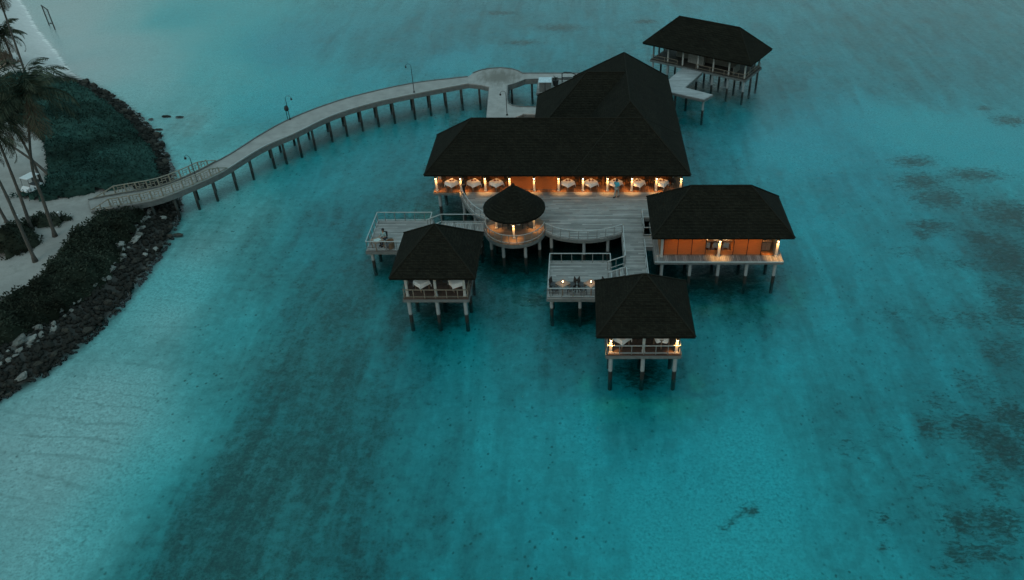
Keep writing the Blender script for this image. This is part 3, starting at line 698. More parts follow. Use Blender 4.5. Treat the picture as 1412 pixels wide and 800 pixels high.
for k in range(3): st.box(-11.25 - .28 * (k + 1), -11.25 - .28 * k, 53.95, 55.1, ZD - .17 * (k + 1) - .05, ZD - .17 * (k + 1) + .004)
st.build('step', DECKY, lw)
for x, y in [(-8, 54), (-8, 55), (-10.9, 54), (-10.9, 55.05), (-10.5, 51.8)]: pile(lw, x, y, ZD - .3)
lt = thing('terrace', 'open grey timber terrace with a seated guest, farthest left of the decks', 'terrace', (-14.3, 54, 1.7))
LT = (-16.62, -12.02, 51.8, 56.35)
deck(lt, [(LT[0], LT[2]), (LT[1], LT[2]), (LT[1], LT[3]), (LT[0], LT[3])], 1.7, DECK)
railing(lt, [(LT[1] - .07, 55.3, 1.7), (LT[1] - .07, LT[3] - .07, 1.7), (LT[0] + .07, LT[3] - .07, 1.7), (LT[0] + .07, LT[2] + .07, 1.7), (LT[1] - .07, LT[2] + .07, 1.7), (LT[1] - .07, 53.8, 1.7)], .82, .8)
for x, y in grid_pts(LT[0] + .35, LT[1] - .35, 3, LT[2] + .3, LT[3] - .35, 3): pile(lt, x, y, 1.4)
# front terrace, a few steps below the walkway
ft = thing('terrace', 'low grey timber terrace with two candle lit tables and steps up to the walkway', 'terrace', (0, 48, 1.7))
FT = (-2.36, 2.34, 45.7, 50.3)
deck(ft, [(FT[0], FT[2]), (FT[1], FT[2]), (FT[1], FT[3]), (FT[0], FT[3])], 1.7, DECK)
railing(ft, [(FT[1] - .07, 49.2, 1.7), (FT[1] - .07, FT[3] - .07, 1.7), (FT[0] + .07, FT[3] - .07, 1.7), (FT[0] + .07, FT[2] + .07, 1.7), (FT[1] - .07, FT[2] + .07, 1.7), (FT[1] - .07, 47.7, 1.7)], .82, .8)
st = MB()
for k in range(3): st.box(3.24 - .3 * (k + 1), 3.24 - .3 * k, 47.85, 49.1, ZD - .17 * (k + 1) - .05, ZD - .17 * (k + 1) + .004)
st.build('step', DECKY, ft)
railing(ft, [(3.3, 49.2, ZD), (2.05, 49.2, 1.72)], .78, .65); railing(ft, [(3.3, 47.78, ZD), (2.05, 47.78, 1.72)], .78, .4)
MB().box(-2.2, 2.25, 47.25, 47.33, 1.704, 1.80).build('step_edge', RAILM, ft)
for x, y in grid_pts(FT[0] + .3, FT[1] - .3, 3, FT[2] + .25, FT[3] - .3, 3): pile(ft, x, y, 1.4)

# ------------------------------------------------------------------ footbridge
br = thing('footbridge', 'long curving grey timber footbridge on piles from the island to the restaurant', 'bridge', at(450, 155, ZD))
near = [(126, 291, 1.36), (161, 285.6, 1.68), (203, 278, 2.05), (231, 270, 2.2), (271, 254, 2.2), (309, 236, 2.2), (360, 204.6, 2.2), (408, 183.4, 2.2), (459, 159.3, 2.2), (518.6, 141, 2.2), (586.6, 126.7, 2.2), (646, 115.4, 2.2)]
farp = [(122, 276, 1.36), (165, 268, 1.68), (209, 260.6, 2.05), (235.5, 253, 2.2), (267, 239.6, 2.2), (291.6, 227, 2.2), (320, 211.6, 2.2), (360, 186, 2.2), (397, 166, 2.2), (445, 146.6, 2.2), (496, 131, 2.2), (570, 115, 2.2), (645, 106, 2.2)]
NB = 90
ne = resample(catmull([at(*p) for p in near], 120), NB); fe = resample(catmull([at(*p) for p in farp], 120), NB)
m = MB(); vs = []
for a, b in zip(ne, fe): vs += [a, b, a - Vector((0, 0, .08)), b - Vector((0, 0, .08))]
fs = []
for i in range(NB):
    k = i * 4; fs += [(k, k + 4, k + 5, k + 1), (k + 2, k + 3, k + 7, k + 6), (k, k + 2, k + 6, k + 4), (k + 1, k + 5, k + 7, k + 3)]
m.add(vs, fs)
# boards run across the bridge
t = NT('bridge_decking'); v = t.coord()
lp = t.noise(t.coord((.3, 3, 1), (0, 0, R(-25))), 2, 5)
base = t.ramp(t.noise(v, 1.0, 6, .7), [(.3, (.21, .205, .19)), (.7, (.33, .32, .30))])
base = t.mix(.6, base, t.ramp(lp, [(.3, (.75, .75, .75)), (.7, (1.15, 1.15, 1.15))]), 'MULTIPLY')
t.l(base, t.b.inputs['Base Color']); t.b.inputs['Roughness'].default_value = .8; t.bump(lp, .3)
BRDECK = t.m
m.build('deck_floor', BRDECK, br)
for line, sgn in ((ne, 1), (fe, -1)):
    e = MB(); c_ = MB()
    for i in range(NB):
        a, b = line[i], line[i + 1]
        e.beam(a - Vector((0, 0, .29)), b - Vector((0, 0, .29)), .12 + .004 * (i % 2), .42)
        c_.beam(a + Vector((0, 0, .05)), b + Vector((0, 0, .05)), .10 + .004 * (i % 2), .09)
    e.build('edge_beam', BEAM, br); c_.build('kerb', BEAM if sgn < 0 else RAILM, br)
land_px = [(646, 115.4), (645, 106), (652, 101.2), (660, 97.8), (672, 95), (690, 93.6), (706, 95.3), (714, 97.8), (721, 101.3), (740, 101.2), (760, 101.2), (800, 101.2), (800, 109), (760, 108.6), (724, 110.3), (712, 115), (700, 118.8), (699.3, 138), (701, 142.5), (706, 145.6), (715, 147.2), (744, 147.8)]
lp_ = [xy(*p, ZD) for p in land_px]
xr = xy(744, 158, ZD); lp_ += [(xr[0], xr[1]), xy(722, 157, ZD), xy(708, 163, ZD)]
x1_, x0_ = xy(705, 163, ZD)[0], xy(671, 163, ZD)[0]
lp_ += [(x1_, 66.7), (x0_, 66.7), xy(671, 160, ZD), xy(674.5, 120, ZD), xy(662, 117, ZD)]
lp_ = [lp_[1]] + lp_[2:] + [lp_[0]]
t = NT('landing_decking'); v = t.coord()
base = t.ramp(t.noise(v, 1.1, 6, .7), [(.3, (.22, .215, .2)), (.7, (.34, .33, .31))])
cpt = at(690, 106, ZD) - br.location
vm = t.n('VectorMath'); vm.operation = 'DISTANCE'; vm.inputs[1].default_value = (cpt.x, cpt.y, 0)
t.l(t.coord((1, 1, 0)), vm.inputs[0])
worn = t.math('ADD', t.math('DIVIDE', vm.outputs['Value'], 4.2), t.math('MULTIPLY', t.math('SUBTRACT', t.noise(t.coord((2, .4, 1)), 1.2, 4), .5), 1.2))
base = t.mix(t.ramp(worn, [(.2, (.75, .75, .75)), (.75, (0, 0, 0))]), base, (.10, .09, .07))
t.l(base, t.b.inputs['Base Color']); t.b.inputs['Roughness'].default_value = .8
MB().prism(lp_, ZD - .08, ZD - .004).build('round_landing', t.m, br)
e = MB()
for i in range(len(lp_)):
    a, b = Vector((*lp_[i], ZD - .29)), Vector((*lp_[(i + 1) % len(lp_)], ZD - .29 - .002 * (i % 2)))
    e.beam(a, b, .12 + .004 * (i % 2), .42)
    if 0 < i < 21: e.beam(a + Vector((0, 0, .33)), b + Vector((0, 0, .33)), .10, .10)
e.build('landing_beam', BEAM, br)
for px in [206, 236, 262, 290, 316.5, 343, 370, 389, 409, 430, 452, 474, 496, 519, 542, 567, 590, 613, 637]:
    i = min(range(NB + 1), key=lambda k: abs((800 + FPX * ne[k].x / (ne[k].y * _c - (ne[k].z - H) * _s)) - px))
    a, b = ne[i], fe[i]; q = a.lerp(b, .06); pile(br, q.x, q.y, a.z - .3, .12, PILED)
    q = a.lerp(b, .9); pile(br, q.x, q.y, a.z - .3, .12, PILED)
for px, py in [(660, 116), (676, 118.5), (705, 115), (733, 108.5), (700, 96), (676, 97), (744, 103), (676, 140), (695, 140), (735, 150)]:
    p = at(px, py, ZD); pile(br, p.x, p.y, ZD - .3, .12, PILED)
# rustic railings at the island end
def fret(line, i0, i1, name='railing'):
    pts = resample(line[i0:i1 + 1], max(4, round((i1 - i0) / 2.0))); up = Vector((0, 0, 1)); m = MB()
    h = [0 if (k == 0) else .45 if k == 1 else .85 for k in range(len(pts))]
    h[-1] = .15; h[-2] = .55 if len(h) > 6 else .85
    for k, (a, b) in enumerate(zip(pts, pts[1:])):
        ha, hb = max(h[k], .1), max(h[k + 1], .1)
        m.beam(a + up * ha, b + up * hb, .08, .07)
        m.beam(a + up * (.14 + .002 * (k % 2)), b + up * (.14 + .002 * (k % 2)), .05, .05)
        if min(ha, hb) > .5:
            c1, c2 = a.lerp(b, .33), a.lerp(b, .67)
            m.beam(c1 + up * .3, c1 + up * (ha - .05), .04, .04); m.beam(c2 + up * .15, c2 + up * (ha * .72), .04, .04)
            m.beam(a + up * ha * .52, c2 + up * ha * .52, .04, .04); m.beam(c1 + up * ha * .75, b + up * ha * .76, .04, .04)
            m.beam(a + up * ha * .3, c1 + up * ha * .3, .04, .04)
    r_ = m.build(name, DARKRAIL2, br)
    for k, p in enumerate(pts):
        if h[k] < .12: continue
        o = MB().box(p.x - .045, p.x + .045, p.y - .045, p.y + .045, p.z, p.z + h[k] - .036).build('post', DARKRAIL2, r_)
DARKRAIL2 = plain('weathered_branch_rail', (.25, .235, .19), .75, .3, 6)
def near_idx(line, px): return min(range(len(line)), key=lambda k: abs((800 + FPX * line[k].x / (line[k].y * _c - (line[k].z - H) * _s)) - px))
fret(ne, near_idx(ne, 128), near_idx(ne, 312)); fret(fe, near_idx(fe, 126), near_idx(fe, 296))

# lamp posts along the bridge
def lamp_post(label, base, hgt, dirx, diry, second=False):
    th = thing('lamp_post', label, 'lamp post', base, 0, 'unlit lamp posts along the footbridge')
    m = MB(); d = Vector((dirx, diry, 0)).normalized()
    MB().tube([base, base + Vector((0, 0, hgt))], [.04, .028], 8).build('pole', BLACKM, th)
    MB().lathe([(.11, 0), (.09, .12), (.05, .16)], base, 10).build('base_plate', BLACKM, th)
    top = base + Vector((0, 0, hgt)); a = []
    for k in range(8):
        q = math.pi * k / 7; a.append(top + d * (.28 - .28 * math.cos(q)) + Vector((0, 0, .26 * math.sin(q))))
    MB().tube(a, .02, 6).build('arm', BLACKM, th)
    sh = MB().lathe([(.10, -.16), (.09, -.04), (.04, 0), (.025, .06)], a[-1], 10).build('lamp_shade', BLACKM, th)
    MB().lathe([(.07, -.19), (.08, -.16)], a[-1], 10).build('lens', GLASS, sh)
    return th
lamp_post('dark hook-armed lamp post beside the fretwork rail near the shore', at(272, 253, 2.2) + Vector((0, .12, 0)), 2.35, -1, .4)
lp2 = lamp_post('dark lamp post carrying a round lifebuoy case halfway along the bridge', at(400, 165, 2.2), 2.25, .9, .1)
MB().lathe([(.12, -.26), (.21, -.18), (.23, 0), (.16, .22), (.05, .3)], at(400, 165, 2.2) + Vector((-.12, 0, 1.2)), 12).build('lifebuoy_case', BLACKM, lp2)
MB().tube([at(400, 165, 2.2) + Vector((-.24, .05, 0)), at(400, 165, 2.2) + Vector((-.24, .05, 1.1))], .035, 6).build('brace', BLACKM, lp2)
lamp_post('tall dark lamp post on the bridge just before the round landing', at(570.5, 129, 2.2) + Vector((0, .3, 0)), 2.9, -1, 0)
lamp_post('dark lamp post on the stem between the round landing and the hall roof', at(699, 160, 2.2) + Vector((.0, .2, 0)), 2.3, -1, 0)

# service corner behind the hall
cp = at(752, 124, ZD)
cab = thing('service_cabinet', 'small grey slatted cabinet with a bright white lid behind the hall', 'cabinet', (cp.x, cp.y, ZD))
MB().box(cp.x - .62, cp.x + .62, cp.y - .5, cp.y + .5, ZD, ZD + 1.05).build('cabinet_body', BEAM, cab)
MB().obox((cp.x, cp.y, ZD + 1.1), 1.4, 1.15, .07, 0, R(6)).build('lid', plain('pale_blue_lid', (.42, .52, .55), .5), cab)
MB().box(cp.x - .03, cp.x + .03, cp.y - .53, cp.y - .502, ZD + .1, ZD + .95).build('handle', BLACKM, cab)
sd = thing('service_deck', 'small back deck with dark pots beside the white lidded cabinet', 'deck', (cp.x + 1, cp.y + .6, ZD))
yb = xy(740, 110.2, ZD)[1]
deck(sd, [(cp.x - .9, cp.y - .8), (-.25, cp.y - .8), (-.25, yb), (cp.x - .9, yb)], ZD - .012, DECK)
for x, y in ((cp.x - .6, cp.y - .4), (-.9, cp.y - .4)): pile(sd, x, y, ZD - .3, .12, PILED)
dp = at(766, 118, ZD)
pot = thing('planter', 'dark square planter standing right of the white lidded cabinet', 'planter', (dp.x, dp.y, ZD))
MB().lathe([(.26, 0), (.36, .55), (.36, .62), (.28, .6)], (dp.x, dp.y, ZD), 4).build('pot', BLACKM, pot)
m = MB()
for k in range(40):
    a = rng.random() * 6.28; r_ = rng.random() * .3; p = Vector((dp.x + r_ * math.cos(a), dp.y + r_ * math.sin(a), ZD + .55 + rng.random() * .45))
    m.obox(p, .16, .09, .006, a, rng.uniform(-.8, .8))
m.build('foliage', foliage('pot_leaves', (.012, .022, .016), (.03, .05, .035)), pot)
ap = at(782, 113, ZD)
arb = thing('hoop_rail', 'dark bent hoop rail at the edge of the hall roof', 'rail', (ap.x, ap.y, ZD))
hp = [Vector((ap.x - .55, ap.y, ZD)), Vector((ap.x - .55, ap.y, ZD + .95)), Vector((ap.x - .3, ap.y, ZD + 1.1)), Vector((ap.x + .4, ap.y, ZD + 1.08)), Vector((ap.x + .9, ap.y, ZD + .85)), Vector((ap.x + 1.1, ap.y, ZD))]
MB().tube(hp, .06, 6).build('hoop', BLACKM, arb)
MB().beam((ap.x - .5, ap.y, ZD + .5), (ap.x + 1.0, ap.y, ZD + .5), .05, .08).build('cross_bar', BLACKM, arb)

# ------------------------------------------------------------------ furniture
def make_cloth(half=.42, drop=.30, n=22):
    L = half + drop; vs = []; 
    for i in range(n + 1):
        for j in range(n + 1):
            u, v_ = -L + 2 * L * i / n, -L + 2 * L * j / n
            eu, ev = max(abs(u) - half, 0), max(abs(v_) - half, 0)
            ex = eu + ev; wv_ = .03 * math.sin(9 * u + 1) * math.sin(9 * v_) * min(1, ex * 4)
            k = half + .10 * min(ex, .3) + wv_
            x = math.copysign(min(abs(u), half) + (k - half if eu > 0 else 0), u)
            y = math.copysign(min(abs(v_), half) + (k - half if ev > 0 else 0), v_)
            vs.append((x, y, -ex if ex < .54 else -.54))
    fs = [(i * (n + 1) + j, (i + 1) * (n + 1) + j, (i + 1) * (n + 1) + j + 1, i * (n + 1) + j + 1) for i in range(n) for j in range(n)]
    return MB().add(vs, fs).mesh('tablecloth', smooth=True)
CL_SQ = make_cloth(); CL_SQ.materials.append(CLOTH)
m = MB(); prof = [(0.001, 0), (.35, 0), (.44, 0), (.46, -.02), (.475, -.12), (.48, -.26)]
vs = []; n = 32
for r_, z in prof:
    for k in range(n):
        a = 2 * math.pi * k / n; q = 1 + (.05 * math.sin(8 * a) * (-z / .26)); zz = z * (1 + .35 * math.cos(4 * a) * (1 if z < -.1 else 0)); vs.append((r_ * q * math.cos(a), r_ * q * math.sin(a), zz))
m.add(vs, [(i * n + k, i * n + (k + 1) % n, (i + 1) * n + (k + 1) % n, (i + 1) * n + k) for i in range(len(prof) - 1) for k in range(n)])
CL_RD = m.mesh('tablecloth', smooth=True); CL_RD.materials.append(CLOTH)

def make_table(wd=.8, top=TWOOD):
    th = empty('dining_table')
    MB().box(-wd / 2, wd / 2, -wd / 2, wd / 2, .70, .74).build('table_top', top, th)
    for sx in (-1, 1):
        for sy in (-1, 1):
            x, y = sx * (wd / 2 - .06), sy * (wd / 2 - .06); MB().box(x - .03, x + .03, y - .03, y + .03, 0, .70).build('leg', top, th)
    return th
def make_chair(wood, cushion):
    th = empty('dining_chair')
    MB().box(-.23, .23, -.22, .22, .42, .48).build('seat', cushion, th)
    m = MB(); m.obox((0, .25, .72), .46, .045, .42, 0, R(-8)); m.build('backrest', wood, th)
    for sx in (-1, 1):
        for sy in (-1, 1): MB().tube([(sx * .2, sy * .2, .42), (sx * .22, sy * .23, 0)], [.022, .016], 6).build('leg', wood, th)
    return th
def make_candle():
    th = empty('candle')
    MB().lathe([(.05, .0), (.055, .10), (.052, .11)], (0, 0, 0), 10).build('candle_glass', GLASS, th)
    MB().lathe([(.02, 0), (.034, .03), (.005, .08)], (0, 0, .11), 8).build('flame', FLAME, th)
    return th
protos = {}
def place(kind, x, y, z, rz, label, cat, group):
    if kind not in protos:
        protos[kind] = {'table': make_table, 'chair': lambda: make_chair(CHAIRM, SEATM), 'blackchair': lambda: make_chair(CHAIRM, CHAIRM), 'greychair': lambda: make_chair(plain('pale_grey_back', (.24, .26, .26), .8), plain('pale_grey_cushion', (.22, .24, .24), .9)), 'candle': make_candle}[kind](); o = protos[kind]
    else: o = copy_tree(protos[kind])
    o.location = (x, y, z); o.rotation_euler.z = rz; tag(o, label, cat, group); return o
def cloth(x, y, z, rz, label, rd=False):
    o = link('tablecloth', CL_RD if rd else CL_SQ, CLOTH); o.location = (x, y, z); o.rotation_euler.z = rz
    tag(o, label, 'tablecloth', 'white tablecloths'); return o
def facing(x, y, tx, ty): return math.atan2(ty - y, tx - x) + R(90)      # a chair's back is on +y
nap_me = None
def napkin(x, y, z, rz, label):
    global nap_me
    if nap_me is None: nap_me = MB().add([(-.09, -.08, 0), (.09, -.08, 0), (.09, .08, 0), (-.09, .08, 0), (0, 0, .13), (-.05, 0, .07), (.05, 0, .07)], [(0, 1, 6, 4, 5), (1, 2, 6), (2, 3, 5, 4, 6), (3, 0, 5), (3, 2, 1, 0)]).mesh('napkin')
    o = link('napkin', nap_me, NAPK); o.location = (x, y, z); o.rotation_euler.z = rz; tag(o, label, 'napkin', 'folded russet napkins on the white tables')
hall_names = ['leftmost table of the lit hall', 'second table from the left of the lit hall', 'third table from the left of the lit hall', 'first table right of the hall\'s empty middle', 'second table right of the hall\'s empty middle', 'table behind the person in blue', 'second table from the right of the lit hall', 'rightmost table of the lit hall']
hx = [622, 652.6, 683.7, 783, 815, 849, 880.5, 913]
for i, px in enumerate(hx):
    x = at(px, 252, ZD + .74).x; y = 60.78; nm = hall_names[i]
    rz = R(45 + (4, -3, 2, 0, -4, 3, 12, 14)[i])
    place('table', x, y, ZD, rz, 'square wooden %s, under a white cloth' % nm, 'table', 'dining tables')
    cloth(x, y, ZD + .746, rz, 'white cloth draped over the %s' % nm)
    for sx, wd_ in ((-1, 'left'), (1, 'right')):
        cx, cy = x + sx * .62, y + .62
        place('blackchair', cx, cy, ZD, facing(cx, cy, x, y), 'dark chair %s rear of the %s' % (wd_, nm), 'chair', 'dark dining chairs')
    for dx, dy in ((-.12, .1), (.14, .14)): napkin(x + dx, y + dy, ZD + .75, rng.random() * 3, 'russet folded napkin on the %s' % nm)
# waiter's chair near the right corner of the hall
p = at(928, 259, ZD)
place('blackchair', p.x, p.y + .3, ZD, R(150), 'dark chair standing alone at the right end of the lit hall', 'chair', 'dark dining chairs')
def pav_tables(xa, xb, y, nm, rots, rounds):
    for x, sd_, rz, rd in ((xa, 'left', rots[0], rounds[0]), (xb, 'right', rots[1], rounds[1])):
        lab = '%s table of the %s' % (sd_, nm)
        place('table', x, y, ZD, R(rz), 'square wooden %s, under a white cloth' % lab, 'table', 'dining tables')
        cloth(x, y, ZD + .746, R(rz), 'white cloth hanging from the %s' % lab, rd)
        for sx, w2 in ((-1, 'left'), (1, 'right')):
            cx, cy = x + sx * .72, y + .35
            place('chair', cx, cy, ZD, facing(cx, cy, x, y), 'charcoal chair %s of the %s' % (w2, lab), 'chair', 'dark dining chairs')
pav_tables(at(858, 470, ZD + .74).x, at(914, 472, ZD + .74).x, 40.0, 'pavilion nearest the camera', (45, 38), (False, True))
pav_tables(at(579, 394, ZD + .74).x, at(627, 394, ZD + .74).x, 46.15, 'unlit pavilion left of the gazebo', (45, 30), (False, False))
place('table', GC.x, GC.y + .15, ZD, R(45), 'square table in the round gazebo, under a white cloth', 'table', 'dining tables')
cloth(GC.x, GC.y + .15, ZD + .746, R(45), 'white cloth on the table inside the round gazebo', True)
for sx, w2 in ((-1, 'left'), (1, 'right')):
    cx = GC.x + sx * .8; cy = GC.y + .1
    place('chair', cx, cy, ZD, facing(cx, cy, GC.x, cy), 'charcoal chair on the %s side inside the round gazebo' % w2, 'chair', 'dark dining chairs')
# candle lit tables on the front terrace
for px, w1 in ((776, 'left'), (815, 'right')):
    p = at(px, 390.5, 1.7 + .74)
    lab = '%s candle lit table on the front terrace' % w1
    place('table', p.x, p.y, 1.7, R(45), 'bare brown square %s' % lab, 'table', 'dining tables')
    c_ = place('candle', p.x, p.y, 1.7 + .742, 0, 'burning candle in a glass on the %s' % lab, 'candle', 'candles on the terrace tables')
    point(c_, (p.x, p.y, 1.7 + .98), .5, (1, .55, .25), .03)
    for dx, dy, w2 in ((-.66, .28, 'left rear'), (.66, .28, 'right rear'), (-.62, -.3, 'left front'), (.62, -.3, 'right front')):
        place('chair', p.x + dx, p.y + dy, 1.7, facing(dx, dy, 0, 0), 'charcoal chair at the %s of the %s' % (w2, lab), 'chair', 'dark dining chairs')
# left terrace: guest's table, tub chairs
def tub_chair(x, y, z, rz, label):
    if 'tub' not in protos:
        th = protos['tub'] = empty('tub_chair'); m = MB(); n = 14
        for k in range(n):
            a0, a1 = R(-30 + 240 * k / n), R(-30 + 240 * (k + 1) / n)
            h0, h1 = .62 + .16 * math.sin(math.pi * k / n), .62 + .16 * math.sin(math.pi * (k + 1) / n)
            p0, p1 = (.36 * math.cos(a0), .36 * math.sin(a0)), (.36 * math.cos(a1), .36 * math.sin(a1)); q0, q1 = (.31 * math.cos(a0), .31 * math.sin(a0)), (.31 * math.cos(a1), .31 * math.sin(a1))
            m.add([(*p0, .15), (*p1, .15), (*p1, h1), (*p0, h0), (*q0, .15), (*q1, .15), (*q1, h1), (*q0, h0)], [(0, 1, 2, 3), (5, 4, 7, 6), (3, 2, 6, 7), (0, 4, 5, 1)])
        m.build('backrest', CANE, th)
        MB().lathe([(.28, .3), (.31, .34), (.31, .42), (.27, .45)], (0, 0, 0), 16).build('seat', SEATM, th)
        for a in (45, 135, 225, 315): MB().tube([(.24 * math.cos(R(a)), .24 * math.sin(R(a)), .32), (.26 * math.cos(R(a)), .26 * math.sin(R(a)), 0)], .02, 6).build('leg', CHAIRM, th)
        o = th
    else: o = copy_tree(protos['tub'])
    o.location = (x, y, z); o.rotation_euler.z = rz; tag(o, label, 'chair', 'brown cane tub chairs'); return o
tp = at(520, 331, 1.7 + .74)
lab = 'small table beside the seated guest on the left terrace'
place('table', tp.x, tp.y, 1.7, R(40), 'square brown %s' % lab, 'table', 'dining tables')
o = MB().obox((0, 0, .004), .5, .4, .008).build('placemat', plain('pale_placemat', (.34, .42, .40), .8)); o.location = (tp.x, tp.y, 1.7 + .742); o.rotation_euler.z = R(40); tag(o, 'pale placemat lying on the %s' % lab, 'placemat')
gp = Vector((tp.x + .35, tp.y + .72, 1.7))
place('chair', gp.x, gp.y, 1.7, R(-10), 'charcoal chair under the seated guest on the left terrace', 'chair', 'dark dining chairs')
tub_chair(tp.x + .95, tp.y - .1, 1.7, R(-60), 'brown cane tub chair right of the guest table on the left terrace')
p = at(613, 331, 1.7)
tub_chair(p.x, p.y, 1.7, R(70), 'brown cane tub chair on the left terrace beside the pavilion roof')
# right pavilion: long table, six chairs, plates, sideboard
x0, x1, yt = 9.0, 11.6, 51.65
lg = thing('long_table', 'long laid table in the middle of the amber lit pavilion', 'table', ((x0 + x1) / 2, yt, ZD + .03))
MB().box(x0, x1, yt - .45, yt + .45, ZD + .73, ZD + .78).build('table_top', TWOOD, lg)
for x in (x0 + .1, x1 - .1):
    for y in (yt - .35, yt + .35): MB().box(x - .035, x + .035, y - .035, y + .035, ZD + .03, ZD + .73).build('leg', TWOOD, lg)
pl_me = MB().lathe([(.06, 0), (.13, .012), (.135, .02), (.10, .012)], (0, 0, 0), 14).mesh('plate')
pos = ('left', 'middle', 'right')
for k, x in enumerate((9.6, 10.3, 11.05)):
    place('greychair', x, yt - .62, ZD + .03, R(180), 'grey cushioned chair, %s one on the near side of the long table' % pos[k], 'chair', 'chairs around the long table')
    place('greychair', x, yt + .78, ZD + .03, 0, 'grey cushioned chair, %s one on the far side of the long table' % pos[k], 'chair', 'chairs around the long table')
    for sy, w2 in ((-.26, 'near'), (.26, 'far')):
        o = link('plate', pl_me, WHITEM); o.location = (x, yt + sy, ZD + .782); tag(o, 'white plate, %s setting on the %s side of the long table' % (pos[k], w2), 'plate', 'plates on the long table')
for k, x in enumerate((9.75, 10.6, 11.3)):
    place('candle', x, yt + .02, ZD + .782, 0, 'lit candle, %s of three along the long table' % ('left one', 'middle one', 'right one')[k], 'candle', 'candles along the long table')
sb = thing('sideboard', 'dark sideboard at the right end of the amber lit pavilion', 'sideboard', (14.1, 51.3, ZD + .03))
MB().box(13.75, 14.5, 51.0, 51.5, ZD + .05, ZD + .85).build('cabinet_body', plain('dark_wood', (.06, .045, .03), .5), sb)
MB().box(13.7, 14.55, 50.97, 51.53, ZD + .853, ZD + .9).build('top', TWOOD, sb)
for x in (13.78, 14.14): MB().box(x, x + .33, 50.985, 50.998, ZD + .12, ZD + .8).build('door', TWOOD, sb)
for k, (dx, hgt) in enumerate(((.2, .3), (.35, .22), (.62, .34))):
    o = MB().lathe([(.045, 0), (.05, hgt * .6), (.015, hgt * .75), (.015, hgt)], (13.75 + dx, 51.25, ZD + .902), 10).build('bottle', plain('dark_glass', (.02, .03, .02), .15))
    tag(o, 'dark bottle, %s of three on the sideboard' % ('leftmost', 'shorter middle one', 'tallest, rightmost')[k], 'bottle', 'bottles on the sideboard')

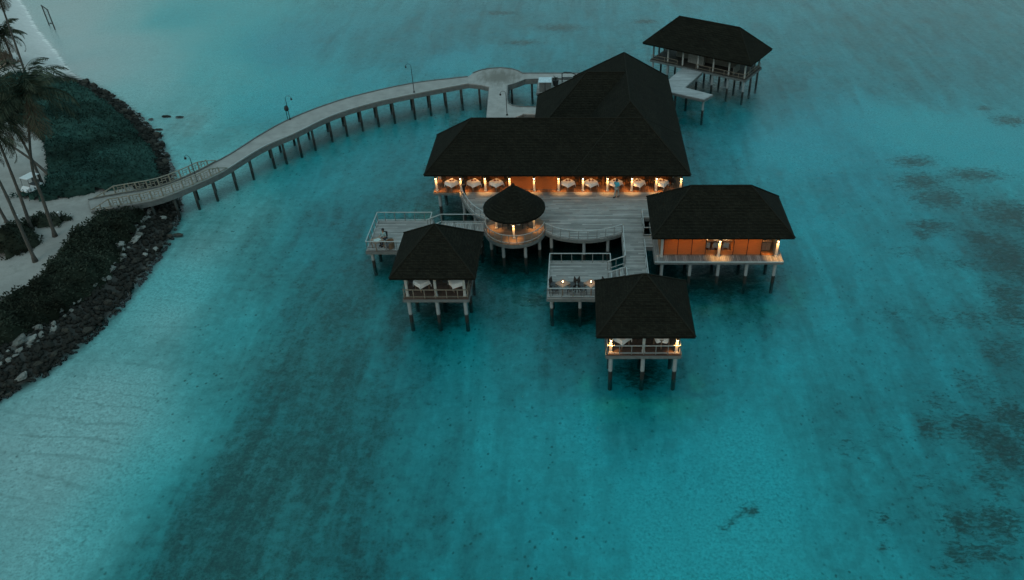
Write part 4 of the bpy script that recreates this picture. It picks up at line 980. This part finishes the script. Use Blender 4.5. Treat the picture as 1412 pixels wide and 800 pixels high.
# ------------------------------------------------------------------ people
def skin_mesh(name, J, E, mat, parent, root, sub=2):
    bm = bmesh.new(); lay = bm.verts.layers.skin.verify(); d = {}
    for k, (p, r_) in J.items():
        v_ = bm.verts.new(p); v_[lay].radius = (r_, r_); v_[lay].use_root = (k == root); d[k] = v_
    for a, b in E: bm.edges.new((d[a], d[b]))
    me = bpy.data.meshes.new(name); bm.to_mesh(me); bm.free()
    o = link(name, me, mat, parent); s_ = o.modifiers.new('Skin', 'SKIN'); s_.use_smooth_shade = True
    q = o.modifiers.new('Subdivision', 'SUBSURF'); q.levels = sub; q.render_levels = sub
    return o
def person(label, loc, rz, shirt, pants, pose='walk', hair=HAIR, shoes=BLACKM):
    th = thing('person', label, 'person', loc, rz)          # faces -y
    zs = 0.0
    if pose == 'sit':
        hip, kn, an = .50, [(-.10, -.42, .50), (.10, -.42, .50)], [(-.11, -.40, .08), (.11, -.46, .08)]
    elif pose == 'walk':
        hip, kn, an = .93, [(-.10, -.16, .50), (.10, .04, .50)], [(-.10, -.10, .08), (.10, .26, .12)]
    else:
        hip, kn, an = .93, [(-.10, -.03, .50), (.10, -.02, .50)], [(-.11, .0, .08), (.11, .02, .08)]
    h = hip - .93
    sh = 1.42 + h
    if pose == 'walk': el = [(-.27, .12, sh - .27), (.27, -.10, sh - .27)]; wr = [(-.27, .02, sh - .50), (.26, -.26, sh - .48)]
    elif pose == 'sit': el = [(-.26, -.10, sh - .27), (.26, -.10, sh - .27)]; wr = [(-.18, -.34, sh - .26), (.16, -.36, sh - .26)]
    else: el = [(-.27, .02, sh - .28), (.27, -.04, sh - .27)]; wr = [(-.26, -.06, sh - .53), (.14, -.24, sh - .40)]
    J = {'pel': ((0, 0, hip), .13), 'wai': ((0, -.01, hip + .17), .115), 'che': ((0, -.01, hip + .36), .135), 'nk': ((0, 0, sh + .07), .055), 'hd': ((0, -.015, sh + .18), .085), 'ht': ((0, -.01, sh + .28), .075)}
    E = [('pel', 'wai'), ('wai', 'che'), ('che', 'nk'), ('nk', 'hd'), ('hd', 'ht')]
    for i, s_ in enumerate((-1, 1)):
        t_ = str(i)
        J['sh' + t_] = ((s_ * .17, 0, sh - .02), .06); J['el' + t_] = (el[i], .042); J['wr' + t_] = (wr[i], .028)
        dv = (Vector(wr[i]) - Vector(el[i])).normalized(); pm = Vector(wr[i]) + dv * .09; J['pa' + t_] = (pm, .036)
        J['hp' + t_] = ((s_ * .09, 0, hip - .06), .09); J['kn' + t_] = (kn[i], .058); J['an' + t_] = (an[i], .04)
        J['to' + t_] = ((an[i][0], an[i][1] - .16, max(.03, an[i][2] - .05)), .032)
        E += [('che', 'sh' + t_), ('sh' + t_, 'el' + t_), ('el' + t_, 'wr' + t_), ('wr' + t_, 'pa' + t_), ('pel', 'hp' + t_), ('hp' + t_, 'kn' + t_), ('kn' + t_, 'an' + t_), ('an' + t_, 'to' + t_)]
        side = dv.cross(Vector((0, 1, 0))); side = side.normalized() if side.length > .1 else Vector((1, 0, 0))
        for f in range(4):
            o_ = side * (.022 * (f - 1.5)); L_ = (.055, .07, .066, .05)[f]
            J['f%d%s' % (f, t_)] = (pm + o_ + dv * .035, .010); J['g%d%s' % (f, t_)] = (pm + o_ + dv * (.035 + L_) + Vector((0, -.012, 0)), .008)
            E += [('pa' + t_, 'f%d%s' % (f, t_)), ('f%d%s' % (f, t_), 'g%d%s' % (f, t_))]
        J['tb' + t_] = (pm - side * .05 * s_ - dv * .0 + Vector((0, -.03, 0)), .011); E.append(('pa' + t_, 'tb' + t_))
    skin_mesh('body', J, E, SKIN, th, 'pel')
    def sub_(keys, grow, name, mat, root):
        Jn = {k: (J[k][0], J[k][1] + grow) for k in keys}; skin_mesh(name, Jn, [e for e in E if e[0] in Jn and e[1] in Jn], mat, th, root)
    sub_(['pel', 'wai', 'che', 'sh0', 'sh1', 'el0', 'el1'], .022, 'shirt', shirt, 'pel')
    sub_(['pel', 'hp0', 'hp1', 'kn0', 'kn1', 'an0', 'an1'], .018, 'trousers', pants, 'pel')
    hz = sh + .22
    m = MB(); m.lathe([(.02, .13), (.07, .12), (.105, .06), (.11, 0), (.10, -.06)][::-1], (0, .025, hz), 14); m.build('hair', hair, th, True, True)
    m = MB(); m.add([(-.015, -.10, hz - .05), (.015, -.10, hz - .05), (0, -.125, hz - .045), (0, -.098, hz)], [(0, 1, 2), (0, 2, 3), (1, 3, 2)])
    m.build('nose', SKIN, th, False, True)
    for s_ in (-1, 1):
        MB().obox((s_ * .035, -.098, hz), .022, .012, .010).build('eye', HAIR, th, False, True)
        MB().obox((s_ * .092, 0, hz - .02), .02, .035, .06).build('ear', SKIN, th, False, True)
        a = an[0] if s_ < 0 else an[1]
        MB().obox((a[0], a[1] - .07, max(.045, a[2] - .035)), .09, .27, .08).build('shoe', shoes, th, False, True)
    MB().obox((0, -.10, hz - .085), .045, .012, .010).build('mouth', NAPK, th, False, True)
    return th
p = at(850, 272.2, ZD)
person('person in a bright blue shirt and pale trousers walking across the deck to the hall', (p.x, p.y, ZD + .01), R(150), plain('blue_shirt', (.05, .30, .38), .85), plain('pale_trousers', (.26, .26, .24), .85), 'walk')
p = at(640.5, 268.4, ZD)
person('person in black clothes standing at the left end of the lit hall', (p.x, p.y, ZD + .01), R(-60), plain('black_shirt', (.014, .014, .016), .9), plain('black_trousers', (.012, .012, .014), .9), 'stand')
person('seated guest in a pale teal shirt at the left terrace table', (gp.x, gp.y, 1.7), R(-20), plain('pale_teal_shirt', (.20, .30, .30), .85), plain('dark_shorts', (.03, .035, .05), .9), 'sit')

# ------------------------------------------------------------------ island: rocks
rock_me = []
for k in range(10):
    bm = bmesh.new(); bmesh.ops.create_icosphere(bm, subdivisions=3, radius=.5)
    o_ = Vector((k * 7.3, 3.1 * k, 1.7 * k)); sx, sy, sz = 1 + .35 * math.sin(k * 2.1), .8 + .2 * math.cos(k), .62 + .1 * math.sin(k * 3)
    for v_ in bm.verts:
        d = v_.co.normalized()
        cut = mnoise.cell_vector(d * 1.7 + o_)
        f = 1 + .38 * mnoise.noise(d * 1.6 + o_) + .14 * mnoise.noise(d * 5 + o_)
        c_ = d * .5 * f
        for q in range(3):
            nn = Vector((math.sin(k + q * 2.2), math.cos(k * 1.7 + q * 2.2), math.sin(q * 3.1 + k * .7))).normalized(); e_ = c_.dot(nn) - .36
            if e_ > 0: c_ -= nn * e_ * .85
        v_.co = Vector((c_.x * sx, c_.y * sy, c_.z * sz))
    me = bpy.data.meshes.new('boulder'); bm.to_mesh(me); bm.free(); rock_me.append(me)
def rock_mat(name, a, b):
    t = NT(name); v = t.coord(); oi = t.n('ObjectInfo'); f = t.noise(v, 2.5, 6, .7)
    k = t.math('ADD', t.math('MULTIPLY', f, .7), t.math('MULTIPLY', oi.outputs['Random'], .5))
    t.l(t.ramp(k, [(.3, a), (.85, b)]), t.b.inputs['Base Color']); t.b.inputs['Roughness'].default_value = .9; t.b.inputs['Specular IOR Level'].default_value = .08
    t.bump(t.noise(v, 12, 5), .6, .04); return t.m
ROCKP = rock_mat('pale_dry_rock', (.10, .105, .095), (.26, .26, .24)); ROCKD = rock_mat('dark_wet_rock', (.016, .017, .015), (.06, .056, .046))
rock_p = [me.copy() for me in rock_me]; rock_d = rock_me
for me in rock_p: me.materials.append(ROCKP)
for me in rock_d: me.materials.append(ROCKD)
RL = resample([Vector((*p, 0)) for p in rock_line], 400)
def inward(i):
    d = (RL[min(i + 1, 400)] - RL[max(i - 1, 0)]).normalized(); return Vector((-d.y, d.x, 0)), d
br_i = min(range(401), key=lambda k: (RL[k] - at(243, 285, 0)).length)
pts_chk = []
count = 0; tries = 0
while count < 290 and tries < 9000:
    tries += 1
    i = rng.randrange(8, 398); nrm, d = inward(i); upper = i > br_i
    t_ = rng.uniform(-.35, 2.7 if not upper else 2.5)
    if count < 62: i = rng.randrange(8, br_i - 6); nrm, d = inward(i); upper = False; t_ = rng.uniform(1.6, 2.4)
    p = RL[i] + nrm * t_
    s_ = rng.choice((.35, .45, .55, .6, .7, .85)) * rng.uniform(.9, 1.15)
    if any((p.x - q[0]) ** 2 + (p.y - q[1]) ** 2 < (.36 * (s_ + q[2])) ** 2 for q in pts_chk): continue
    pts_chk.append((p.x, p.y, s_)); count += 1
    pale = (t_ > 1.6 and not upper and rng.random() < .85) or (upper and t_ > 2.1 and rng.random() < .3) or (not upper and rng.random() < .06)
    o = link('boulder', (rock_p if pale else rock_d)[rng.randrange(10)], None)
    z = float(ground_h(np.array([[p.x, p.y]]))[0])
    o.location = (p.x, p.y, max(z, -.15) + s_ * .12); o.scale = (s_ * rng.uniform(.9, 1.35), s_, s_ * rng.uniform(.8, 1.15))
    o.rotation_euler = (rng.uniform(-.4, .4), rng.uniform(-.4, .4), math.atan2(d.y, d.x) + rng.uniform(-.6, .6))
    if pale and not upper: tag(o, 'pale dry boulder along the upper edge of the rock bank below the footbridge', 'boulder', 'pale boulders edging the shrubs')
    elif pale: tag(o, 'pale dry boulder on the dark rock bank above the footbridge', 'boulder', 'pale boulders on the far bank')
    elif not upper: tag(o, 'dark wet boulder in the rock bank on the near side of the footbridge', 'boulder', 'dark boulders of the near bank')
    else: tag(o, 'dark brown boulder in the rock bank on the far side of the footbridge', 'boulder', 'dark boulders of the far bank')
for px, py, s_, lb in ((208, 164, .6, 'small dark rock breaking the water just off the far rock bank'), (229, 160, .75, 'flat dark rock standing in shallow water off the far rock bank'), (247, 161, .5, 'small rock farthest out in the shallows off the far rock bank'), (219, 178, .6, 'lone dark rock touching the far rock bank at the waterline'), (246, 323, .6, 'small dark rock in the water just below the footbridge'), (222, 186, .5, 'dark pebble like rock beside the far bank waterline')):
    p = at(px, py, 0); o = link('boulder', rock_d[int(px) % 10], None); o.location = (p.x, p.y, -.05); o.scale = (s_ * 1.4, s_ * .8, s_ * .6); tag(o, lb, 'boulder')
# small rubble packed between the boulders
V, F, nv = [], [], 0
src = bmesh.new(); bmesh.ops.create_icosphere(src, subdivisions=1, radius=.5); sv = [v_.co.copy() for v_ in src.verts]; sf = [[v_.index for v_ in f.verts] for f in src.faces]; src.free()
ip = [(rng.randrange(0, 400), rng.uniform(-.5, 2.9)) for _ in range(3600)]
PP = []
for i, t_ in ip: nrm, d = inward(i); PP.append(RL[i] + nrm * t_)
ZZ = ground_h(np.array([[p.x, p.y] for p in PP]))
for p, z in zip(PP, ZZ):
    s_ = rng.uniform(.18, .42); rot = Matrix.Rotation(rng.random() * 6, 3, 'Z') @ Matrix.Rotation(rng.random() * 6, 3, 'X')
    for c_ in sv: q = rot @ Vector((c_.x * rng.uniform(1, 1.5), c_.y, c_.z * .8)) * s_ * rng.uniform(.8, 1.15); V.append((p.x + q.x, p.y + q.y, max(z, -.2) + .06 + q.z))
    F += [[a + nv for a in f] for f in sf]; nv += len(sv)
tag(link('rubble', fast_mesh('rubble', V, F), ROCKD), 'small dark rubble filling the gaps of the rock bank', 'rubble', None, 'stuff')

# ------------------------------------------------------------------ island: shrubs
LEAF = foliage('shrub_leaves', (.009, .014, .009), (.036, .046, .033))
LEAF2 = foliage('creeper_leaves', (.008, .026, .021), (.030, .074, .062))
def leaf_mass(name, poly, hgt, mat, dens, seed, edge=1.1, lean=0, leaf=(.16, .30)):
    rs = np.random.RandomState(seed); poly = [tuple(p) for p in poly]; A_ = np.array(poly)
    lo, hi = A_.min(0), A_.max(0)
    step = .35; gx_, gy_ = np.meshgrid(np.arange(lo[0] - .4, hi[0] + .4, step), np.arange(lo[1] - .4, hi[1] + .4, step)); P = np.stack([gx_.ravel(), gy_.ravel()], 1)
    def top(P):
        ins = inside(P, poly); d = seg_dist(P, poly); sd_ = np.where(ins, d, -d) + .25 * wob(P, 2.2)
        k = np.clip(sd_ / edge, 0, 1); k = np.sqrt(np.clip(1 - (1 - k) ** 2, 0, 1))
        return ground_h(P) - .05 + k * hgt * (1 + .34 * wob(P, .8) + .16 * wob(P, 2.6)), sd_
    zt, sd_ = top(P); ny_, nx_ = gx_.shape
    idx = np.arange(len(P)).reshape(ny_, nx_); Fq = np.stack([idx[:-1, :-1], idx[:-1, 1:], idx[1:, 1:], idx[1:, :-1]], -1).reshape(-1, 4)
    Fq = Fq[(sd_[Fq] > -.3).all(1)]
    V0 = np.stack([P[:, 0], P[:, 1], zt - .12], 1)
    area = (hi[0] - lo[0]) * (hi[1] - lo[1]); n = int(area * dens); L = np.stack([rs.uniform(lo[0], hi[0], n), rs.uniform(lo[1], hi[1], n)], 1)
    zl, sl_ = top(L); k = sl_ > -.12; L, zl = L[k], zl[k]; n = len(L)
    C = np.stack([L[:, 0], L[:, 1], zl + rs.uniform(-.22, .12, n)], 1)
    a = rs.uniform(0, 6.283, n); el = rs.uniform(-.2, 1.0, n); ln = rs.uniform(*leaf, n); wd_ = ln * .5
    D = np.stack([np.cos(a) * np.cos(el), np.sin(a) * np.cos(el), np.sin(el)], 1); S = np.stack([-np.sin(a), np.cos(a), rs.uniform(-.5, .5, n)], 1); S /= np.linalg.norm(S, axis=1)[:, None]
    mid_ = C + D * (ln * .55)[:, None]
    VV = np.concatenate([C[:, None], (mid_ + S * (wd_ / 2)[:, None])[:, None], (C + D * ln[:, None])[:, None], (mid_ - S * (wd_ / 2)[:, None])[:, None]], 1).reshape(-1, 3)
    FF = np.arange(4 * n).reshape(-1, 4) + len(V0)
    me = fast_mesh(name, np.concatenate([V0, VV]), np.concatenate([Fq, FF]))
    return link(name, me, mat)
low_px = [(122, 296), (150, 290), (196, 290), (184, 318), (155, 360), (116, 402), (55, 443), (-8, 482), (-60, 510), (-60, 425), (0, 398), (38, 378), (72, 345), (100, 312)]
o = leaf_mass('shrub_mass', [xy(*p, 1.55 if 1 <= k_ <= 8 else 2.1) for k_, p in enumerate(low_px)], 1.05, LEAF, 85, 3)
tag(o, 'dense dark green shrub cover along the near rock bank', 'shrubs', None, 'stuff')
up_px = [(18, 270), (60, 277), (125, 268), (190, 256), (216, 242), (209, 205), (186, 172), (150, 143), (112, 120), (70, 109), (30, 100), (-10, 102), (-40, 120), (-10, 150), (30, 165), (56, 190), (62, 215), (60, 243), (40, 260)]
o = leaf_mass('shrub_mass', [xy(*p, 1.3 if k_ <= 8 else 1.9) for k_, p in enumerate(up_px)], 1.0, LEAF2, 60, 5)
tag(o, 'dark teal green shrub cover beyond the footbridge inside the far rock bank', 'shrubs', None, 'stuff')
def shrub(label, px, py, r_, hgt, seed, mat=None, squash=1.0, z=1.3):
    c_ = at(px, py, z); n = 12
    poly = [(c_.x + r_ * (1 + .15 * math.sin(3 * a + seed)) * math.cos(a), c_.y + r_ * squash * (1 + .15 * math.cos(2 * a + seed)) * math.sin(a)) for a in np.linspace(0, 6.283, n, endpoint=False)]
    o = leaf_mass('shrub', poly, hgt, mat or LEAF, 120, seed, edge=min(r_ * squash, r_) * .9); tag(o, label, 'shrub'); return o
shrub('large rounded dark shrub on the sand left of the palm trunks', 14, 336, 2.2, 1.7, 21)
shrub('low wide shrub between the path and the sand, right of the large rounded shrub', 66, 306, 1.5, .8, 22, None, .55)
shrub('small low shrub at the tip beside the footbridge path', 88, 303, .7, .6, 23, None, .6)
shrub('small dark shrub between two palm trunks by the path', 44, 309, .8, .8, 24, None, .7)
shrub('dry brown bush at the edge of the sand under the far palms', -2, 88, 2.0, 2.4, 25, foliage('dry_leaves', (.10, .07, .05), (.30, .25, .20)))

# ------------------------------------------------------------------ palms
TRUNK = plain('palm_trunk', (.085, .08, .07), .9, .3, 6, .5)
FROND = foliage('palm_fronds', (.016, .028, .020), (.075, .092, .062)); DEAD = foliage('dead_fronds', (.06, .045, .03), (.14, .11, .075))
def frond(VF, org, az, el0, L, seed, droop):
    V, F = VF; r_ = random.Random(seed); n = 15; p = Vector(org); el = el0; side = Vector((-math.sin(az), math.cos(az), 0)); pts = []
    for k in range(n + 1):
        d = Vector((math.cos(az) * math.cos(el), math.sin(az) * math.cos(el), math.sin(el))); pts.append((p.copy(), d)); p = p + d * (L / n); el -= droop / n * (1 + k / n)
    for k in range(n):                         # the midrib
        (a, d0), (b, d1) = pts[k], pts[k + 1]; wd_ = .035 * (1 - k / n) + .008; up = d0.cross(side)
        b0 = len(V); V += [a - side * wd_, a + side * wd_, b + side * wd_, b - side * wd_, a + up * wd_, b + up * wd_]; F += [(b0, b0 + 1, b0 + 2, b0 + 3), (b0, b0 + 3, b0 + 5, b0 + 4), (b0 + 1, b0 + 4, b0 + 5, b0 + 2)]
    for k in range(2, n * 2 + 6):
        u = k / (n * 2 + 6); i = min(int(u * n), n - 1); a, d = pts[i]; a = a.lerp(pts[i + 1][0], u * n - i)
        ll = L * .24 * math.sin(math.pi * min(.97, .15 + u * .85)) + .12
        for s_ in (-1, 1):
            if r_.random() < .07: continue
            dd = (side * s_ * .8 + d * .55 + Vector((0, 0, -.38 - .5 * r_.random()))).normalized(); tip = a + dd * ll * r_.uniform(.8, 1.1); m_ = a.lerp(tip, .45); wv_ = d * .045 + Vector((0, 0, .012))
            b0 = len(V); V += [a, m_ + wv_, tip, m_ - wv_]; F.append((b0, b0 + 1, b0 + 2, b0 + 3))
def palm(label, bpx, tops, crown, seed, L=3.7, nf=19, dy=0.0, zb=1.22):
    b = at(*bpx, zb); g = float(ground_h(np.array([[b.x, b.y]]))[0]); b.z = g - .1
    pts = [b]; m_ = len(tops)
    for k, q in enumerate(tops + [crown]): pts.append(aty(*q, b.y + dy * (k + 1) / (m_ + 1)))
    c_ = catmull(pts, 16); th = thing('palm_tree', label, 'palm', b, 0, 'coconut palms on the island')
    rad = [.135 * (1 - .45 * k / 16) + (.10 if k == 0 else 0) + .008 * (k % 2) for k in range(17)]
    MB().tube(c_, rad, 9).build('trunk', TRUNK, th, True)
    r_ = random.Random(seed); VF = ([], []); DF = ([], []); top = c_[-1]
    for k in range(nf):
        az = 6.283 * k * .381966 + r_.uniform(-.25, .25); q = k / nf
        frond(VF, top, az, 1.35 - 1.6 * q + r_.uniform(-.12, .12), L * r_.uniform(.85, 1.12), seed * 100 + k, 1.0 + .6 * r_.random())
    for k in range(4): frond(DF, top - Vector((0, 0, .15)), r_.uniform(0, 6.28), -.75, L * .8, seed * 100 + 50 + k, .8)
    def bake(VF, nm, mat):
        m = MB(); m.v = [tuple(p) for p in VF[0]]; m.f = VF[1]; return m.build(nm, mat, th)
    bake(VF, 'crown', FROND); bake(DF, 'dead_fronds', DEAD)
    m = MB()
    for k in range(6):
        a = k * 1.05; p = top + Vector((.2 * math.cos(a), .2 * math.sin(a), -.22)); m.lathe([(.02, -.13), (.10, -.06), (.11, .02), (.03, .13)], p, 8)
    m.build('coconuts', plain('coconut_husk', (.06, .07, .03), .7), th, True)
palm('tall palm beside the footbridge path whose big crown hangs over the teal shrubs', (76, 326), [(59, 275), (44, 228)], (37, 128), 1, 4.3, 23)
palm('palm rising from the low shrub between path and sand, crown at the frame edge', (43, 315), [(22, 255)], (-14, 165), 2, 3.6)
palm('nearest palm, thin trunk rooted at the edge of the near shrub cover', (49, 361), [(25, 307), (2, 256)], (-38, 185), 3, 3.6)
palm('palm behind the golf cart with a crown drooping over the sand', (60, 257), [(40, 212)], (12, 160), 4, 3.1)
palm('palm leaning far left over the sand beside the golf cart', (68, 241), [(36, 215)], (-40, 165), 5, 3.2)
palm('tall straight palm at the far tip, crown cut by the top of the picture', (35, 102), [(18, 52)], (-8, -22), 6, 3.6, 20)
palm('short palm at the far tip with a small crown beside a tall straight trunk', (20, 92), [(13, 70)], (2, 47), 7, 3.3, 18)
palm('palm whose trunk just shows at the left edge beside the large rounded shrub', (9, 306), [(-5, 280)], (-50, 190), 8, 3.4, 18)

# ------------------------------------------------------------------ golf cart, garden lights, water swing
g0 = at(46, 262, 1.3); g0.z = float(ground_h(np.array([[g0.x, g0.y]]))[0])
gc = thing('golf_cart', 'small white golf cart parked on the sand by the shrubs', 'golf cart', g0)
gc.rotation_euler.z = R(-20); gc.scale = (.8, .8, .8)
def gbox(nm, x0, x1, y0, y1, z0, z1, mat, par=gc): return MB().box(x0, x1, y0, y1, z0, z1).build(nm, mat, par, False, True)
m = MB(); m.box(-.58, .58, -.55, 1.0, .28, .40); m.add([(-.55, -.55, .40), (.55, -.55, .40), (.5, -1.1, .42), (-.5, -1.1, .42), (-.55, -.55, .92), (.55, -.55, .92), (.42, -1.12, .62), (-.42, -1.12, .62)], [(0, 1, 5, 4), (1, 2, 6, 5), (2, 3, 7, 6), (3, 0, 4, 7), (4, 5, 6, 7), (3, 2, 1, 0)]); m.box(-.58, .58, .1, 1.0, .40, .70)
m.build('body', WHITEM, gc, False, True)
gbox('seat', -.52, .52, .15, .6, .70, .82, SEATM); m = MB(); m.obox((0, .66, 1.05), 1.04, .09, .42, 0, R(-10)); m.build('backrest', SEATM, gc, False, True)
gbox('roof', -.6, .6, -.55, .95, 1.80, 1.86, WHITEM)
for sx in (-.54, .54):
    for y0, y1 in ((-.6, -.45), (.85, .85)): MB().tube([(sx, y0, .8), (sx, y1, 1.8)], .022, 6).build('roof_post', BLACKM, gc, False, True)
    for y in (-.72, .68):
        wl = MB().tube([(sx - .09, y, .22), (sx + .09, y, .22)], .22, 16).build('wheel', BLACKM, gc, False, True); MB().tube([(sx - .095, y, .22), (sx + .095, y, .22)], .10, 12).build('rim', WHITEM, wl, False, True)
    MB().lathe([(.07, 0), (.06, .02)], (sx * .6, -1.12, .52), 10).build('headlight', GLASS, gc, False, True)
MB().tube([(.25, -.5, .8), (.25, -.25, 1.0)], .02, 6).build('steering_column', BLACKM, gc, False, True)
for px, py, lb in ((28, 306, 'small white bollard light beside the large rounded shrub'), (84, 302, 'small white bollard light in the low shrub by the path')):
    p = at(px, py, 1.3); th = thing('bollard_light', lb, 'garden light', p, 0, 'small white bollard lights'); p.z = 1.2; th.location = p
    MB().tube([p, p + Vector((0, 0, .7))], .06, 8).build('post', WHITEM, th); MB().lathe([(.09, 0), (.10, .05), (.03, .12)], p + Vector((0, 0, .7)), 10).build('cap', WHITEM, th)
a = at(76, 41, 0); b = at(68, 35, 0)
sw = thing('water_swing', 'weathered timber swing frame standing in the shallows off the far tip', 'swing', (a + b) / 2)
SWM = plain('swing_timber', (.05, .05, .045), .8)
ht = 2.7
for p in (a, b): MB().tube([p - Vector((0, 0, .6)), p + Vector((0, 0, ht))], .075, 8).build('post', SWM, sw)
dv = (b - a).normalized()
MB().tube([a - dv * .2 + Vector((0, 0, ht)), b + dv * .2 + Vector((0, 0, ht))], .075, 8).build('cross_beam', SWM, sw)
q0, q1 = a.lerp(b, .3), a.lerp(b, .7)
s_ = MB().obox((a + b) / 2 + Vector((0, 0, .55)), .55, .24, .04, math.atan2(dv.y, dv.x)).build('swing_seat', SWM, sw)
for q in (q0, q1): MB().tube([q + Vector((0, 0, .55)), q + Vector((0, 0, ht))], .012, 5).build('rope', SWM, s_)
